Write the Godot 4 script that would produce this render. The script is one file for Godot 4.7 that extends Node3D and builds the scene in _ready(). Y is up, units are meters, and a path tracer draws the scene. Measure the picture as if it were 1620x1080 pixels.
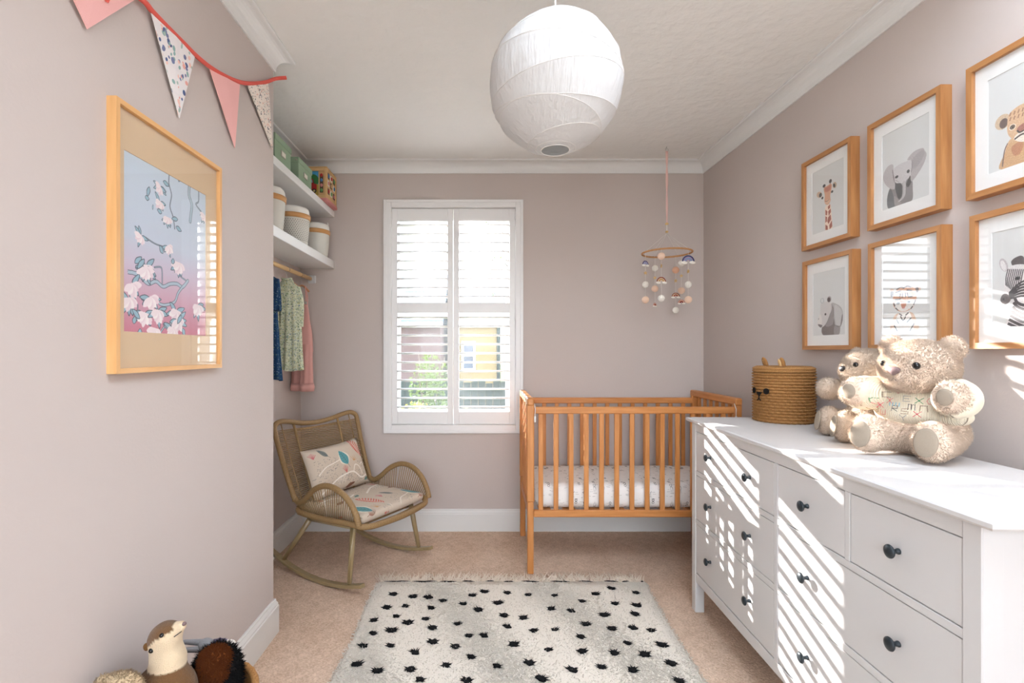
extends Node3D
# A nursery seen from its doorway side: y up, metres, the eye stands above the origin and looks along -z.

const EYE := 1.292
const FOC := 800.0
const PX := 768.0
const PY := 556.0
const BACK := 3.652          # distance of the back wall
const CEIL := 2.657

var M := {}
var T := {}
var taken := {}
var rng := RandomNumberGenerator.new()

func _ready() -> void:
	rng.seed = 7
	setup_camera_and_light()
	make_materials()
	build_shell()
	build_window()
	build_outdoors()
	build_dresser()
	build_cot()
	build_rug()
	build_rocking_chair()
	build_left_picture()
	build_animal_pictures()
	build_lantern()
	build_shelves()
	build_clothes()
	build_face_basket()
	build_bears()
	build_mobile()
	build_bunting()
	build_toy_basket()

func setup_camera_and_light() -> void:
	var cam := Camera3D.new()
	cam.name = "camera"
	cam.projection = Camera3D.PROJECTION_FRUSTUM
	cam.near = 0.05
	cam.far = 200.0
	cam.size = 1080.0 / FOC * cam.near
	cam.frustum_offset = Vector2((810.0 - PX) / FOC, (PY - 540.0) / FOC) * cam.near
	cam.position = Vector3(0, EYE, 0)
	add_child(cam)
	cam.current = true
	var env := Environment.new()
	var sky := Sky.new()
	var sm := ProceduralSkyMaterial.new()
	sm.sky_top_color = Color(0.84, 0.90, 0.97)
	sm.sky_horizon_color = Color(0.92, 0.95, 0.97)
	sm.sky_curve = 0.2
	sm.ground_bottom_color = Color(0.42, 0.42, 0.38)
	sm.ground_horizon_color = Color(0.62, 0.62, 0.6)
	sm.sky_energy_multiplier = 1.0
	sky.sky_material = sm
	env.sky = sky
	env.background_mode = Environment.BG_SKY
	env.background_energy_multiplier = 5.2
	env.tonemap_mode = Environment.TONE_MAPPER_LINEAR
	env.tonemap_exposure = 2.5
	env.sdfgi_enabled = true
	env.ssao_enabled = true
	env.ssil_enabled = true
	var we := WorldEnvironment.new()
	we.name = "surroundings"
	we.environment = env
	add_child(we)
	var sun := DirectionalLight3D.new()
	sun.name = "sun"
	sun.sky_mode = DirectionalLight3D.SKY_MODE_LIGHT_ONLY
	sun.light_color = Color(1.0, 0.985, 0.97)
	sun.light_energy = 3.9
	sun.light_angular_distance = 0.35
	sun.shadow_enabled = true
	add_child(sun)
	sun.look_at_from_position(Vector3(-5.0, 4.0, -8.0), Vector3(-5.0, 4.0, -8.0) + Vector3(1.0, -0.518, 1.455), Vector3.UP)

# ---------------------------------------------------------------- pixels to places
func at(px: float, py: float, z: float) -> Vector3:
	return Vector3((px - PX) / FOC * z, EYE - (py - PY) / FOC * z, -z)

# ---------------------------------------------------------------- naming
func numbered(n: String) -> String:
	taken[n] = taken.get(n, -1) + 1
	return n if taken[n] == 0 else "%s_%03d" % [n, taken[n]]

func thing(called: String, label: String, category: String, group := "", where := Vector3.ZERO, turn := 0.0) -> Node3D:
	var o := Node3D.new()
	o.name = numbered(called)
	add_child(o)
	o.position = where
	o.rotation.y = turn
	tag(o, label, category, group)
	return o

func tag(o: Node, label: String, category: String, group := "") -> void:
	o.set_meta("label", label)
	o.set_meta("category", category)
	if group != "":
		o.set_meta("group", group)

func part(called: String, mesh: Mesh, m: Material, parent: Node, where := Vector3.ZERO) -> MeshInstance3D:
	var o := MeshInstance3D.new()
	o.name = called
	o.mesh = mesh
	o.material_override = m
	o.position = where
	o.cast_shadow = GeometryInstance3D.SHADOW_CASTING_SETTING_ON
	parent.add_child(o, true)
	return o

func lone(called: String, label: String, category: String, mesh: Mesh, m: Material, group := "", where := Vector3.ZERO) -> MeshInstance3D:
	var o := part(numbered(called), mesh, m, self, where)
	tag(o, label, category, group)
	return o

func struct(called: String, mesh: Mesh, m: Material) -> MeshInstance3D:
	var o := part(called, mesh, m, self)
	o.set_meta("kind", "structure")
	return o

# ---------------------------------------------------------------- shapes
func begin(smooth := false) -> SurfaceTool:
	var st := SurfaceTool.new()
	st.begin(Mesh.PRIMITIVE_TRIANGLES)
	st.set_smooth_group(0 if smooth else -1)
	return st

func done(st: SurfaceTool) -> ArrayMesh:
	st.generate_normals()
	return st.commit()

func tri(st: SurfaceTool, a: Vector3, b: Vector3, c: Vector3) -> void:
	st.add_vertex(a)
	st.add_vertex(b)
	st.add_vertex(c)

func quad(st: SurfaceTool, a: Vector3, b: Vector3, c: Vector3, d: Vector3) -> void:
	tri(st, a, b, c)
	tri(st, a, c, d)

func quad_uv(st: SurfaceTool, p: Array, uv: Array) -> void:
	for k in [0, 1, 2, 0, 2, 3]:
		st.set_uv(uv[k])
		st.add_vertex(p[k])

# a box whose edges are cut at 45 degrees
func cbox(st: SurfaceTool, c: Vector3, s: Vector3, bev := 0.0, b := Basis.IDENTITY) -> void:
	var h := s / 2
	var e: float = minf(bev, minf(h.x, minf(h.y, h.z)) * 0.9)
	var f := func(sx: int, sy: int, sz: int, k: int) -> Vector3:
		var v := Vector3(h.x * sx, h.y * sy, h.z * sz)
		var i := Vector3(e * sx, e * sy, e * sz)
		if k != 0: v.x -= i.x
		if k != 1: v.y -= i.y
		if k != 2: v.z -= i.z
		return c + b * v
	for s1 in [-1, 1]:
		var flip: bool = s1 < 0
		for k in 3:
			var q := []
			for uv in [[-1, -1], [-1, 1], [1, 1], [1, -1]]:
				var sg := [0, 0, 0]
				sg[k] = s1
				sg[(k + 1) % 3] = uv[0]
				sg[(k + 2) % 3] = uv[1]
				q.append(f.call(sg[0], sg[1], sg[2], k))
			if flip: q.reverse()
			quad(st, q[0], q[1], q[2], q[3])
	if e <= 0.0:
		return
	for k in 3:                                   # edges parallel to axis k
		var i := (k + 1) % 3
		var j := (k + 2) % 3
		for si in [-1, 1]:
			for sj in [-1, 1]:
				var q := []
				for g in [[-1, i], [1, i], [1, j], [-1, j]]:
					var sg := [0, 0, 0]
					sg[k] = g[0]
					sg[i] = si
					sg[j] = sj
					q.append(f.call(sg[0], sg[1], sg[2], g[1]))
				if si * sj < 0: q.reverse()
				quad(st, q[3], q[2], q[1], q[0])
	for sx in [-1, 1]:
		for sy in [-1, 1]:
			for sz in [-1, 1]:
				var q := [f.call(sx, sy, sz, 0), f.call(sx, sy, sz, 1), f.call(sx, sy, sz, 2)]
				if sx * sy * sz > 0: q.reverse()
				tri(st, q[0], q[1], q[2])

func box(c: Vector3, s: Vector3, bev := 0.0, b := Basis.IDENTITY) -> ArrayMesh:
	var st := begin()
	cbox(st, c, s, bev, b)
	return done(st)

func span_box(a: Vector3, b: Vector3, bev := 0.0) -> ArrayMesh:
	return box((a + b) / 2, (b - a).abs(), bev)

# a bar of a rectangular section between two points
func bar(st: SurfaceTool, a: Vector3, b: Vector3, w: float, d: float, bev := 0.0, up := Vector3.UP) -> void:
	var y := (b - a).normalized()
	var x := up.cross(y)
	if x.length() < 0.01: x = Vector3.RIGHT.cross(y)
	x = x.normalized()
	cbox(st, (a + b) / 2, Vector3(w, (b - a).length(), d), bev, Basis(x, y, x.cross(y)))

# a round tube along points; r is a number or one number for each point
func tube(st: SurfaceTool, p: Array, r, sides := 8, closed := false, flat := 1.0, caps := true) -> void:
	var n := p.size()
	var ring0 := PackedVector3Array()
	var rings: Array[PackedVector3Array] = []
	var nrm := Vector3.ZERO
	var prev_t := Vector3.ZERO
	for i in n:
		var t: Vector3
		if closed: t = p[(i + 1) % n] - p[(i - 1 + n) % n]
		else: t = p[mini(i + 1, n - 1)] - p[maxi(i - 1, 0)]
		t = t.normalized()
		if i == 0:
			nrm = Vector3.UP - t * t.y
			if nrm.length() < 0.05: nrm = Vector3.RIGHT - t * t.x
		else:
			nrm = nrm - t * nrm.dot(t)
			if nrm.length() < 1e-5: nrm = Vector3.UP.cross(prev_t)
		nrm = nrm.normalized()
		prev_t = t
		var bn := t.cross(nrm)
		var rad: float = r[i] if r is Array else r
		var ring := PackedVector3Array()
		for k in sides:
			var a := TAU * k / sides
			ring.append(p[i] + (nrm * cos(a) * flat + bn * sin(a)) * rad)
		rings.append(ring)
	var m := n if closed else n - 1
	for i in m:
		var ra := rings[i]
		var rb := rings[(i + 1) % n]
		for k in sides:
			var k2 := (k + 1) % sides
			quad(st, ra[k], ra[k2], rb[k2], rb[k])
	if not closed and caps:
		for k in range(1, sides - 1):
			tri(st, rings[0][0], rings[0][k + 1], rings[0][k])
			tri(st, rings[n - 1][0], rings[n - 1][k], rings[n - 1][k + 1])

func tube_mesh(p: Array, r, sides := 8, closed := false, flat := 1.0) -> ArrayMesh:
	var st := begin(true)
	tube(st, p, r, sides, closed, flat)
	return done(st)

# profile of Vector2(radius, height) turned round the y axis; wob(angle, v) scales the radius
func lathe(st: SurfaceTool, prof: Array, segs := 32, c := Vector3.ZERO, wob = null, uv := false, sq := Vector2.ONE) -> void:
	var rows := []
	for i in prof.size():
		var row := []
		for k in segs + 1:
			var a := TAU * (k % segs) / segs
			var r: float = prof[i].x
			if wob != null: r *= wob.call(a, float(i) / (prof.size() - 1))
			row.append(c + Vector3(cos(a) * r * sq.x, prof[i].y, sin(a) * r * sq.y))
		rows.append(row)
	for i in prof.size() - 1:
		for k in segs:
			var p := [rows[i][k], rows[i + 1][k], rows[i + 1][k + 1], rows[i][k + 1]]
			if uv:
				var u0 := float(k) / segs
				var u1 := float(k + 1) / segs
				var v0 := 1.0 - float(i) / (prof.size() - 1)
				var v1 := 1.0 - float(i + 1) / (prof.size() - 1)
				quad_uv(st, p, [Vector2(u0, v0), Vector2(u0, v1), Vector2(u1, v1), Vector2(u1, v0)])
			else:
				quad(st, p[0], p[1], p[2], p[3])

func lathe_mesh(prof: Array, segs := 32, c := Vector3.ZERO, wob = null, uv := false, sq := Vector2.ONE) -> ArrayMesh:
	var st := begin(true)
	lathe(st, prof, segs, c, wob, uv, sq)
	return done(st)

func ball(st: SurfaceTool, c: Vector3, r: Vector3, n := 10, b := Basis.IDENTITY) -> void:
	for i in n:
		for k in n * 2:
			var p := []
			for g in [[i, k], [i + 1, k], [i + 1, k + 1], [i, k + 1]]:
				var th: float = PI * g[0] / n
				var ph: float = TAU * (g[1] % (n * 2)) / (n * 2)
				p.append(c + b * (Vector3(sin(th) * cos(ph), cos(th), sin(th) * sin(ph)) * r))
			if i == 0: tri(st, p[0], p[2], p[1])
			elif i == n - 1: tri(st, p[0], p[3], p[1])
			else: quad(st, p[0], p[3], p[2], p[1])

func ball_mesh(c: Vector3, r: Vector3, n := 10, b := Basis.IDENTITY) -> ArrayMesh:
	var st := begin(true)
	ball(st, c, r, n, b)
	return done(st)

# a flat outline (x, y) given a thickness along z
func slab(st: SurfaceTool, pts: PackedVector2Array, z0: float, z1: float, xf := Transform3D.IDENTITY) -> void:
	var idx := Geometry2D.triangulate_polygon(pts)
	for k in range(0, idx.size(), 3):
		var a := pts[idx[k]]
		var b := pts[idx[k + 1]]
		var c := pts[idx[k + 2]]
		tri(st, xf * Vector3(a.x, a.y, z1), xf * Vector3(c.x, c.y, z1), xf * Vector3(b.x, b.y, z1))
		tri(st, xf * Vector3(a.x, a.y, z0), xf * Vector3(b.x, b.y, z0), xf * Vector3(c.x, c.y, z0))
	for i in pts.size():
		var a := pts[i]
		var b := pts[(i + 1) % pts.size()]
		quad(st, xf * Vector3(a.x, a.y, z0), xf * Vector3(a.x, a.y, z1), xf * Vector3(b.x, b.y, z1), xf * Vector3(b.x, b.y, z0))

# a moulding: profile of Vector2(out from the wall, height) along corners (x, z), mitred; the room is on the right-hand side of the walk
func moulding(path: Array, prof: Array, first: int, last: int) -> ArrayMesh:
	var st := begin()
	var n := path.size()
	var offs := []
	for i in n:
		var d0: Vector2 = (path[i] - path[(i - 1 + n) % n]).normalized()
		var d1: Vector2 = (path[(i + 1) % n] - path[i]).normalized()
		var n0 := Vector2(-d0.y, d0.x)
		var n1 := Vector2(-d1.y, d1.x)
		offs.append((n0 + n1) / (1.0 + n0.dot(n1)))
	for i in range(first, last):
		var a: Vector2 = path[i % n]
		var b: Vector2 = path[(i + 1) % n]
		for k in prof.size() - 1:
			var q := []
			for g in [[a, offs[i % n], k], [a, offs[i % n], k + 1], [b, offs[(i + 1) % n], k + 1], [b, offs[(i + 1) % n], k]]:
				var w: Vector2 = g[0] + g[1] * prof[g[2]].x
				q.append(Vector3(w.x, prof[g[2]].y, w.y))
			quad(st, q[0], q[1], q[2], q[3])
	return done(st)

# ---------------------------------------------------------------- soft bodies: blended ellipsoids and tapered capsules as one skin (surface nets)
# prims: ["e", centre, radii, basis, blend] or ["c", a, b, ra, rb, blend]
func soft_body(prims: Array, cell: float, uvf = null, colf = null, lump := 0.0) -> ArrayMesh:
	var lo := Vector3(1e9, 1e9, 1e9)
	var hi := -lo
	var boxes := []
	for p in prims:
		var a: Vector3
		var b: Vector3
		if p[0] == "e":
			var m: float = maxf(p[2].x, maxf(p[2].y, p[2].z))
			a = p[1] - Vector3.ONE * m
			b = p[1] + Vector3.ONE * m
		else:
			var m: float = maxf(p[3], p[4])
			a = p[1].min(p[2]) - Vector3.ONE * m
			b = p[1].max(p[2]) + Vector3.ONE * m
		boxes.append([a, b])
		lo = lo.min(a)
		hi = hi.max(b)
	lo -= Vector3.ONE * cell * 2.5
	hi += Vector3.ONE * cell * 2.5
	var nx := int((hi.x - lo.x) / cell) + 2
	var ny := int((hi.y - lo.y) / cell) + 2
	var nz := int((hi.z - lo.z) / cell) + 2
	var v := PackedFloat32Array()
	v.resize(nx * ny * nz)
	v.fill(1.0)
	for q in prims.size():
		var p: Array = prims[q]
		var is_e: bool = p[0] == "e"
		var k: float = p[4] if is_e else p[5]
		var mg := Vector3.ONE * (k + cell * 2)
		var a: Vector3 = ((boxes[q][0] - mg - lo) / cell).floor()
		var b: Vector3 = ((boxes[q][1] + mg - lo) / cell).ceil()
		var inv: Basis = p[3].inverse() if is_e else Basis.IDENTITY
		var c: Vector3 = p[1]
		var r: Vector3 = p[2]
		var ab := r - c
		var abl := ab.length_squared()
		for ix in range(maxi(0, int(a.x)), mini(nx, int(b.x) + 1)):
			for iy in range(maxi(0, int(a.y)), mini(ny, int(b.y) + 1)):
				var row := (ix * ny + iy) * nz
				for iz in range(maxi(0, int(a.z)), mini(nz, int(b.z) + 1)):
					var w := lo + Vector3(ix, iy, iz) * cell
					var d: float
					if is_e:
						var u := (inv * (w - c)) / r
						var k0 := u.length()
						d = -minf(r.x, minf(r.y, r.z)) if k0 < 1e-4 else k0 * (k0 - 1.0) / (u / r).length()
					else:
						var t: float = clampf((w - c).dot(ab) / abl, 0.0, 1.0)
						d = (w - c - ab * t).length() - lerpf(p[3], p[4], t)
					var o := v[row + iz]
					if k > 0.0:
						var h := maxf(k - absf(o - d), 0.0) / k
						v[row + iz] = minf(o, d) - h * h * k * 0.25
					elif d < o:
						v[row + iz] = d
	if lump > 0.0:
		var fn := FastNoiseLite.new()
		fn.frequency = 40.0
		for ix in nx:
			for iy in ny:
				for iz in nz:
					var i := (ix * ny + iy) * nz + iz
					if absf(v[i]) < 0.03:
						v[i] += fn.get_noise_3d(ix * cell, iy * cell, iz * cell) * lump
	var id := {}
	var pos := PackedVector3Array()
	var nor := PackedVector3Array()
	var uvs := PackedVector2Array()
	var cols := PackedColorArray()
	var corner := []
	for g in 8:
		corner.append([(g >> 2) & 1, (g >> 1) & 1, g & 1])
	var edges := [[0, 1], [2, 3], [4, 5], [6, 7], [0, 2], [1, 3], [4, 6], [5, 7], [0, 4], [1, 5], [2, 6], [3, 7]]
	var sy := nz
	var sx := ny * nz
	for ix in nx - 1:
		for iy in ny - 1:
			for iz in nz - 1:
				var base := ix * sx + iy * sy + iz
				var c0 := v[base] < 0.0
				if c0 == (v[base + 1] < 0.0) and c0 == (v[base + sy] < 0.0) and c0 == (v[base + sy + 1] < 0.0) and c0 == (v[base + sx] < 0.0) and c0 == (v[base + sx + 1] < 0.0) and c0 == (v[base + sx + sy] < 0.0) and c0 == (v[base + sx + sy + 1] < 0.0):
					continue
				var vals := []
				for g in 8:
					vals.append(v[base + corner[g][0] * sx + corner[g][1] * sy + corner[g][2]])
				var sum := Vector3.ZERO
				var cnt := 0
				for e in edges:
					var va: float = vals[e[0]]
					var vb: float = vals[e[1]]
					if (va < 0.0) != (vb < 0.0):
						var t := va / (va - vb)
						var ca: Array = corner[e[0]]
						var cb: Array = corner[e[1]]
						sum += Vector3(lerpf(ca[0], cb[0], t), lerpf(ca[1], cb[1], t), lerpf(ca[2], cb[2], t))
						cnt += 1
				id[base] = pos.size()
				var w := lo + (Vector3(ix, iy, iz) + sum / cnt) * cell
				pos.append(w)
				var gr := Vector3(vals[4] + vals[5] + vals[6] + vals[7] - vals[0] - vals[1] - vals[2] - vals[3], vals[2] + vals[3] + vals[6] + vals[7] - vals[0] - vals[1] - vals[4] - vals[5], vals[1] + vals[3] + vals[5] + vals[7] - vals[0] - vals[2] - vals[4] - vals[6]).normalized()
				nor.append(gr)
				if uvf != null: uvs.append(uvf.call(w))
				if colf != null: cols.append(colf.call(w, gr))
	var ind := PackedInt32Array()
	var st3 := [sx, sy, 1]
	for base in id:
		var inside := v[base] < 0.0
		for ax in 3:
			if inside == (v[base + st3[ax]] < 0.0):
				continue
			var u: int = st3[(ax + 1) % 3]
			var w2: int = st3[(ax + 2) % 3]
			if not (id.has(base - u) and id.has(base - w2) and id.has(base - u - w2)):
				continue
			var q := [id[base], id[base - u], id[base - u - w2], id[base - w2]]
			if inside: q.reverse()
			for g in [0, 1, 2, 0, 2, 3]:
				ind.append(q[g])
	var arr := []
	arr.resize(Mesh.ARRAY_MAX)
	arr[Mesh.ARRAY_VERTEX] = pos
	arr[Mesh.ARRAY_NORMAL] = nor
	if uvs.size(): arr[Mesh.ARRAY_TEX_UV] = uvs
	if cols.size(): arr[Mesh.ARRAY_COLOR] = cols
	arr[Mesh.ARRAY_INDEX] = ind
	var am := ArrayMesh.new()
	am.add_surface_from_arrays(Mesh.PRIMITIVE_TRIANGLES, arr)
	return am

# short hairs or yarn ends standing on a mesh, as one part
func fur(on: MeshInstance3D, count: int, length: float, width: float, m: Material, lean := 0.6, keep = null, called := "fur") -> void:
	var arr: Array = on.mesh.surface_get_arrays(0)
	var pos: PackedVector3Array = arr[Mesh.ARRAY_VERTEX]
	var nor: PackedVector3Array = arr[Mesh.ARRAY_NORMAL]
	var ind: PackedInt32Array = arr[Mesh.ARRAY_INDEX]
	var area := PackedFloat32Array()
	var total := 0.0
	for i in range(0, ind.size(), 3):
		total += (pos[ind[i + 1]] - pos[ind[i]]).cross(pos[ind[i + 2]] - pos[ind[i]]).length()
		area.append(total)
	var xf: Array[Transform3D] = []
	for i in count:
		var t := area.bsearch(rng.randf() * total)
		t = mini(t, area.size() - 1)
		var u := rng.randf()
		var w := rng.randf()
		if u + w > 1.0:
			u = 1.0 - u
			w = 1.0 - w
		var a := ind[t * 3]
		var b := ind[t * 3 + 1]
		var c := ind[t * 3 + 2]
		var p := pos[a] * (1.0 - u - w) + pos[b] * u + pos[c] * w
		var n := (nor[a] + nor[b] + nor[c]).normalized()
		if keep != null and not keep.call(p, n):
			continue
		var dir := (n + Vector3(rng.randf_range(-lean, lean), rng.randf_range(-lean, lean) - lean * 0.4, rng.randf_range(-lean, lean))).normalized()
		if dir.dot(n) < 0.25: dir = (dir + n * 0.5).normalized()
		var x := dir.cross(Vector3(rng.randf() - 0.5, rng.randf() - 0.5, rng.randf() - 0.5)).normalized()
		var s := rng.randf_range(0.7, 1.25)
		xf.append(Transform3D(Basis(x * width, dir * length * s, x.cross(dir) * width), p - n * 0.001))
	copies_on(xf, m, on, called)

func copies_on(xf: Array[Transform3D], m: Material, parent: Node, called: String, mesh: Mesh = null) -> MultiMeshInstance3D:
	if mesh == null:
		var st := begin(true)
		for k in 3:
			var a := TAU * k / 3
			var b := TAU * (k + 1) / 3
			var p0 := Vector3(cos(a), 0, sin(a)) * 0.5
			var p1 := Vector3(cos(b), 0, sin(b)) * 0.5
			var q0 := p0 * 0.7 + Vector3(0.12, 0.6, 0)
			var q1 := p1 * 0.7 + Vector3(0.12, 0.6, 0)
			quad(st, p0, q0, q1, p1)
			tri(st, q0, Vector3(0.4, 1, 0.1), q1)
		mesh = done(st)
	var mm := MultiMesh.new()
	mm.transform_format = MultiMesh.TRANSFORM_3D
	mm.mesh = mesh
	mm.instance_count = xf.size()
	for i in xf.size():
		mm.set_instance_transform(i, xf[i])
	var o := MultiMeshInstance3D.new()
	o.name = called
	o.multimesh = mm
	o.material_override = m
	o.set_meta("kind", "stuff")
	parent.add_child(o, true)
	return o

# ---------------------------------------------------------------- materials
func noise_tex(freq: float, octaves := 4, size := 256, kind := FastNoiseLite.TYPE_SIMPLEX_SMOOTH, sd := 1) -> ImageTexture:
	var key := "%s|%s|%s|%s|%s" % [freq, octaves, size, kind, sd]
	if T.has(key):
		return T[key]
	var fn := FastNoiseLite.new()
	fn.noise_type = kind
	fn.frequency = freq
	fn.fractal_octaves = octaves
	fn.seed = sd
	var im := fn.get_seamless_image(size, size)
	T[key] = ImageTexture.create_from_image(im)
	return T[key]

# a truly repeating grain: random dots at several sizes added up
func grain_image(size: int, cells: Array, weights: Array, sd: int) -> Image:
	var r := RandomNumberGenerator.new()
	r.seed = sd
	var sum := PackedFloat32Array()
	sum.resize(size * size)
	for k in cells.size():
		var n: int = cells[k]
		var b := PackedByteArray()
		b.resize(n * n)
		for i in n * n: b[i] = r.randi() % 256
		var small := Image.create_from_data(n, n, false, Image.FORMAT_L8, b)
		var wide := Image.create(n * 3, n * 3, false, Image.FORMAT_L8)
		for x in 3:
			for y in 3: wide.blit_rect(small, Rect2i(0, 0, n, n), Vector2i(x * n, y * n))
		wide.resize(size * 3, size * 3, Image.INTERPOLATE_CUBIC)
		var d := wide.get_region(Rect2i(size, size, size, size)).get_data()
		var w: float = weights[k] / 255.0
		for i in size * size: sum[i] += d[i] * w
	var out := PackedByteArray()
	out.resize(size * size)
	for i in size * size: out[i] = int(clampf((sum[i] - 0.5) * 1.5 + 0.5, 0.0, 1.0) * 255.0)
	return Image.create_from_data(size, size, false, Image.FORMAT_L8, out)

func grain_tint(key: String, im: Image, a: Color, b: Color) -> ImageTexture:
	if T.has(key):
		return T[key]
	var s := im.get_width()
	var d := im.get_data()
	var o := PackedByteArray()
	o.resize(s * s * 3)
	for i in s * s:
		var c := a.lerp(b, d[i] / 255.0)
		o[i * 3] = c.r8
		o[i * 3 + 1] = c.g8
		o[i * 3 + 2] = c.b8
	T[key] = ImageTexture.create_from_image(Image.create_from_data(s, s, false, Image.FORMAT_RGB8, o))
	return T[key]

# a tint texture: noise between two sRGB colours
func tint_tex(key: String, freq: float, octaves: int, a: Color, b: Color, size := 256, kind := FastNoiseLite.TYPE_SIMPLEX_SMOOTH, sd := 3) -> ImageTexture:
	if T.has(key):
		return T[key]
	var im: Image = noise_tex(freq, octaves, size, kind, sd).get_image().duplicate()
	var out := Image.create(size, size, false, Image.FORMAT_RGB8)
	for y in size:
		for x in size:
			out.set_pixel(x, y, a.lerp(b, im.get_pixel(x, y).r))
	T[key] = ImageTexture.create_from_image(out)
	return T[key]

func mat(name_: String, col: Color, rough := 0.6, spec := 0.5) -> StandardMaterial3D:
	var m := StandardMaterial3D.new()
	m.resource_name = name_
	m.albedo_color = col
	m.roughness = rough
	m.metallic_specular = spec
	M[name_] = m
	return m

func tri_scale(m: StandardMaterial3D, s: Vector3, world := false) -> void:
	m.uv1_triplanar = true
	m.uv1_world_triplanar = world
	m.uv1_scale = s

func bumpy(m: StandardMaterial3D, tex: Texture2D, cm: float) -> void:
	m.heightmap_enabled = true
	m.heightmap_texture = tex
	m.heightmap_scale = cm

func rgb8(r: int, g: int, b: int) -> Color:
	return Color(r / 255.0, g / 255.0, b / 255.0)

func wood(name_: String, a: Color, b: Color, rough := 0.45) -> void:
	# three turns of one wood: grain along x, y or z
	var tex := tint_tex("wood_" + name_, 0.02, 5, a, b, 256, FastNoiseLite.TYPE_SIMPLEX_SMOOTH, 11)
	for k in 3:
		var m := mat(name_ + ["_x", "_y", "_z"][k], Color.WHITE, rough)
		m.albedo_texture = tex
		var s := Vector3(7, 7, 7)
		s[k] = 0.7
		tri_scale(m, s)

func cloth(name_: String, col: Color, cm := 0.05, scale := 30.0, sheen := 0.3) -> StandardMaterial3D:
	var m := mat(name_, col, 0.95, 0.2)
	bumpy(m, noise_tex(0.06, 4), cm)
	tri_scale(m, Vector3.ONE * scale)
	if sheen > 0.0:
		m.rim_enabled = true
		m.rim = sheen
		m.rim_tint = 0.7
	return m

func make_materials() -> void:
	var m := mat("wall_paint", rgb8(202, 190, 184), 0.85, 0.3)
	bumpy(m, noise_tex(0.05, 3), 0.02)
	tri_scale(m, Vector3.ONE * 5.0, true)
	m = mat("ceiling_paint", rgb8(240, 238, 234), 0.75, 0.4)
	bumpy(m, noise_tex(0.018, 5, 512, FastNoiseLite.TYPE_SIMPLEX, 5), 0.28)
	tri_scale(m, Vector3.ONE * 1.1, true)
	mat("white_gloss", rgb8(228, 226, 222), 0.3)
	mat("white_satin", rgb8(232, 231, 229), 0.42)
	mat("shutter_white", rgb8(236, 234, 233), 0.35)
	m = mat("carpet", Color.WHITE, 0.98, 0.1)
	var pile := grain_image(1024, [340, 170, 40, 9], [0.36, 0.3, 0.18, 0.16], 5)
	m.albedo_texture = grain_tint("carpet", pile, rgb8(196, 166, 142), rgb8(236, 210, 188))
	bumpy(m, ImageTexture.create_from_image(pile), 0.25)
	tri_scale(m, Vector3.ONE * 0.85, true)
	m = mat("window_glass", Color(0.97, 0.99, 1.0, 0.04), 0.02, 0.18)
	m.transparency = BaseMaterial3D.TRANSPARENCY_ALPHA
	m = mat("picture_glass", Color(1, 1, 1, 0.02), 0.015, 0.4)
	m.transparency = BaseMaterial3D.TRANSPARENCY_ALPHA
	wood("cot_wood", rgb8(188, 120, 62), rgb8(214, 148, 88), 0.4)
	wood("frame_oak", rgb8(164, 108, 60), rgb8(194, 140, 88), 0.5)
	wood("pale_frame", rgb8(218, 164, 104), rgb8(234, 184, 126), 0.45)
	wood("rod_wood", rgb8(205, 165, 110), rgb8(228, 190, 138), 0.5)
	m = mat("dresser_white", rgb8(211, 208, 206), 0.38)
	mat("knob_metal", rgb8(52, 58, 62), 0.35).metallic = 0.55
	mat("gap_dark", rgb8(60, 56, 52), 0.9)
	mat("board_white", rgb8(230, 229, 227), 0.7)

# ---------------------------------------------------------------- the room
const LEFT_ALCOVE := -1.335
const BREAST := -0.973
const BREAST_FAR := -2.32
const BREAST_NEAR := -0.55
const REAR := 1.9
func right_wall(z: float) -> float:      # the right wall runs a little out of square
	return 1.575 + 0.0194 * (BACK + z)

func wall_with_hole(st: SurfaceTool, z0: float, z1: float, x0: float, x1: float, hole: Rect2) -> void:
	var y1 := CEIL + 0.1
	var a := hole.position
	var b := hole.end
	cbox(st, Vector3((x0 + a.x) / 2, y1 / 2, (z0 + z1) / 2), Vector3(a.x - x0, y1, z1 - z0))
	cbox(st, Vector3((b.x + x1) / 2, y1 / 2, (z0 + z1) / 2), Vector3(x1 - b.x, y1, z1 - z0))
	cbox(st, Vector3((a.x + b.x) / 2, a.y / 2, (z0 + z1) / 2), Vector3(b.x - a.x, a.y, z1 - z0))
	cbox(st, Vector3((a.x + b.x) / 2, (b.y + y1) / 2, (z0 + z1) / 2), Vector3(b.x - a.x, y1 - b.y, z1 - z0))

const WIN := Rect2(-0.705, 0.735, 0.952, 1.625)      # the hole in the back wall
const ADDED_REAR_WIN := Rect2(-1.3, 0.75, 2.35, 1.85)      # unseen opening, added behind the eye to let fill light in

const ADDED_ROOFLIGHT := Rect2(0.1, -1.4, 1.4, 1.3)        # (x, z): unseen ceiling opening, added for overhead fill light

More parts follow.
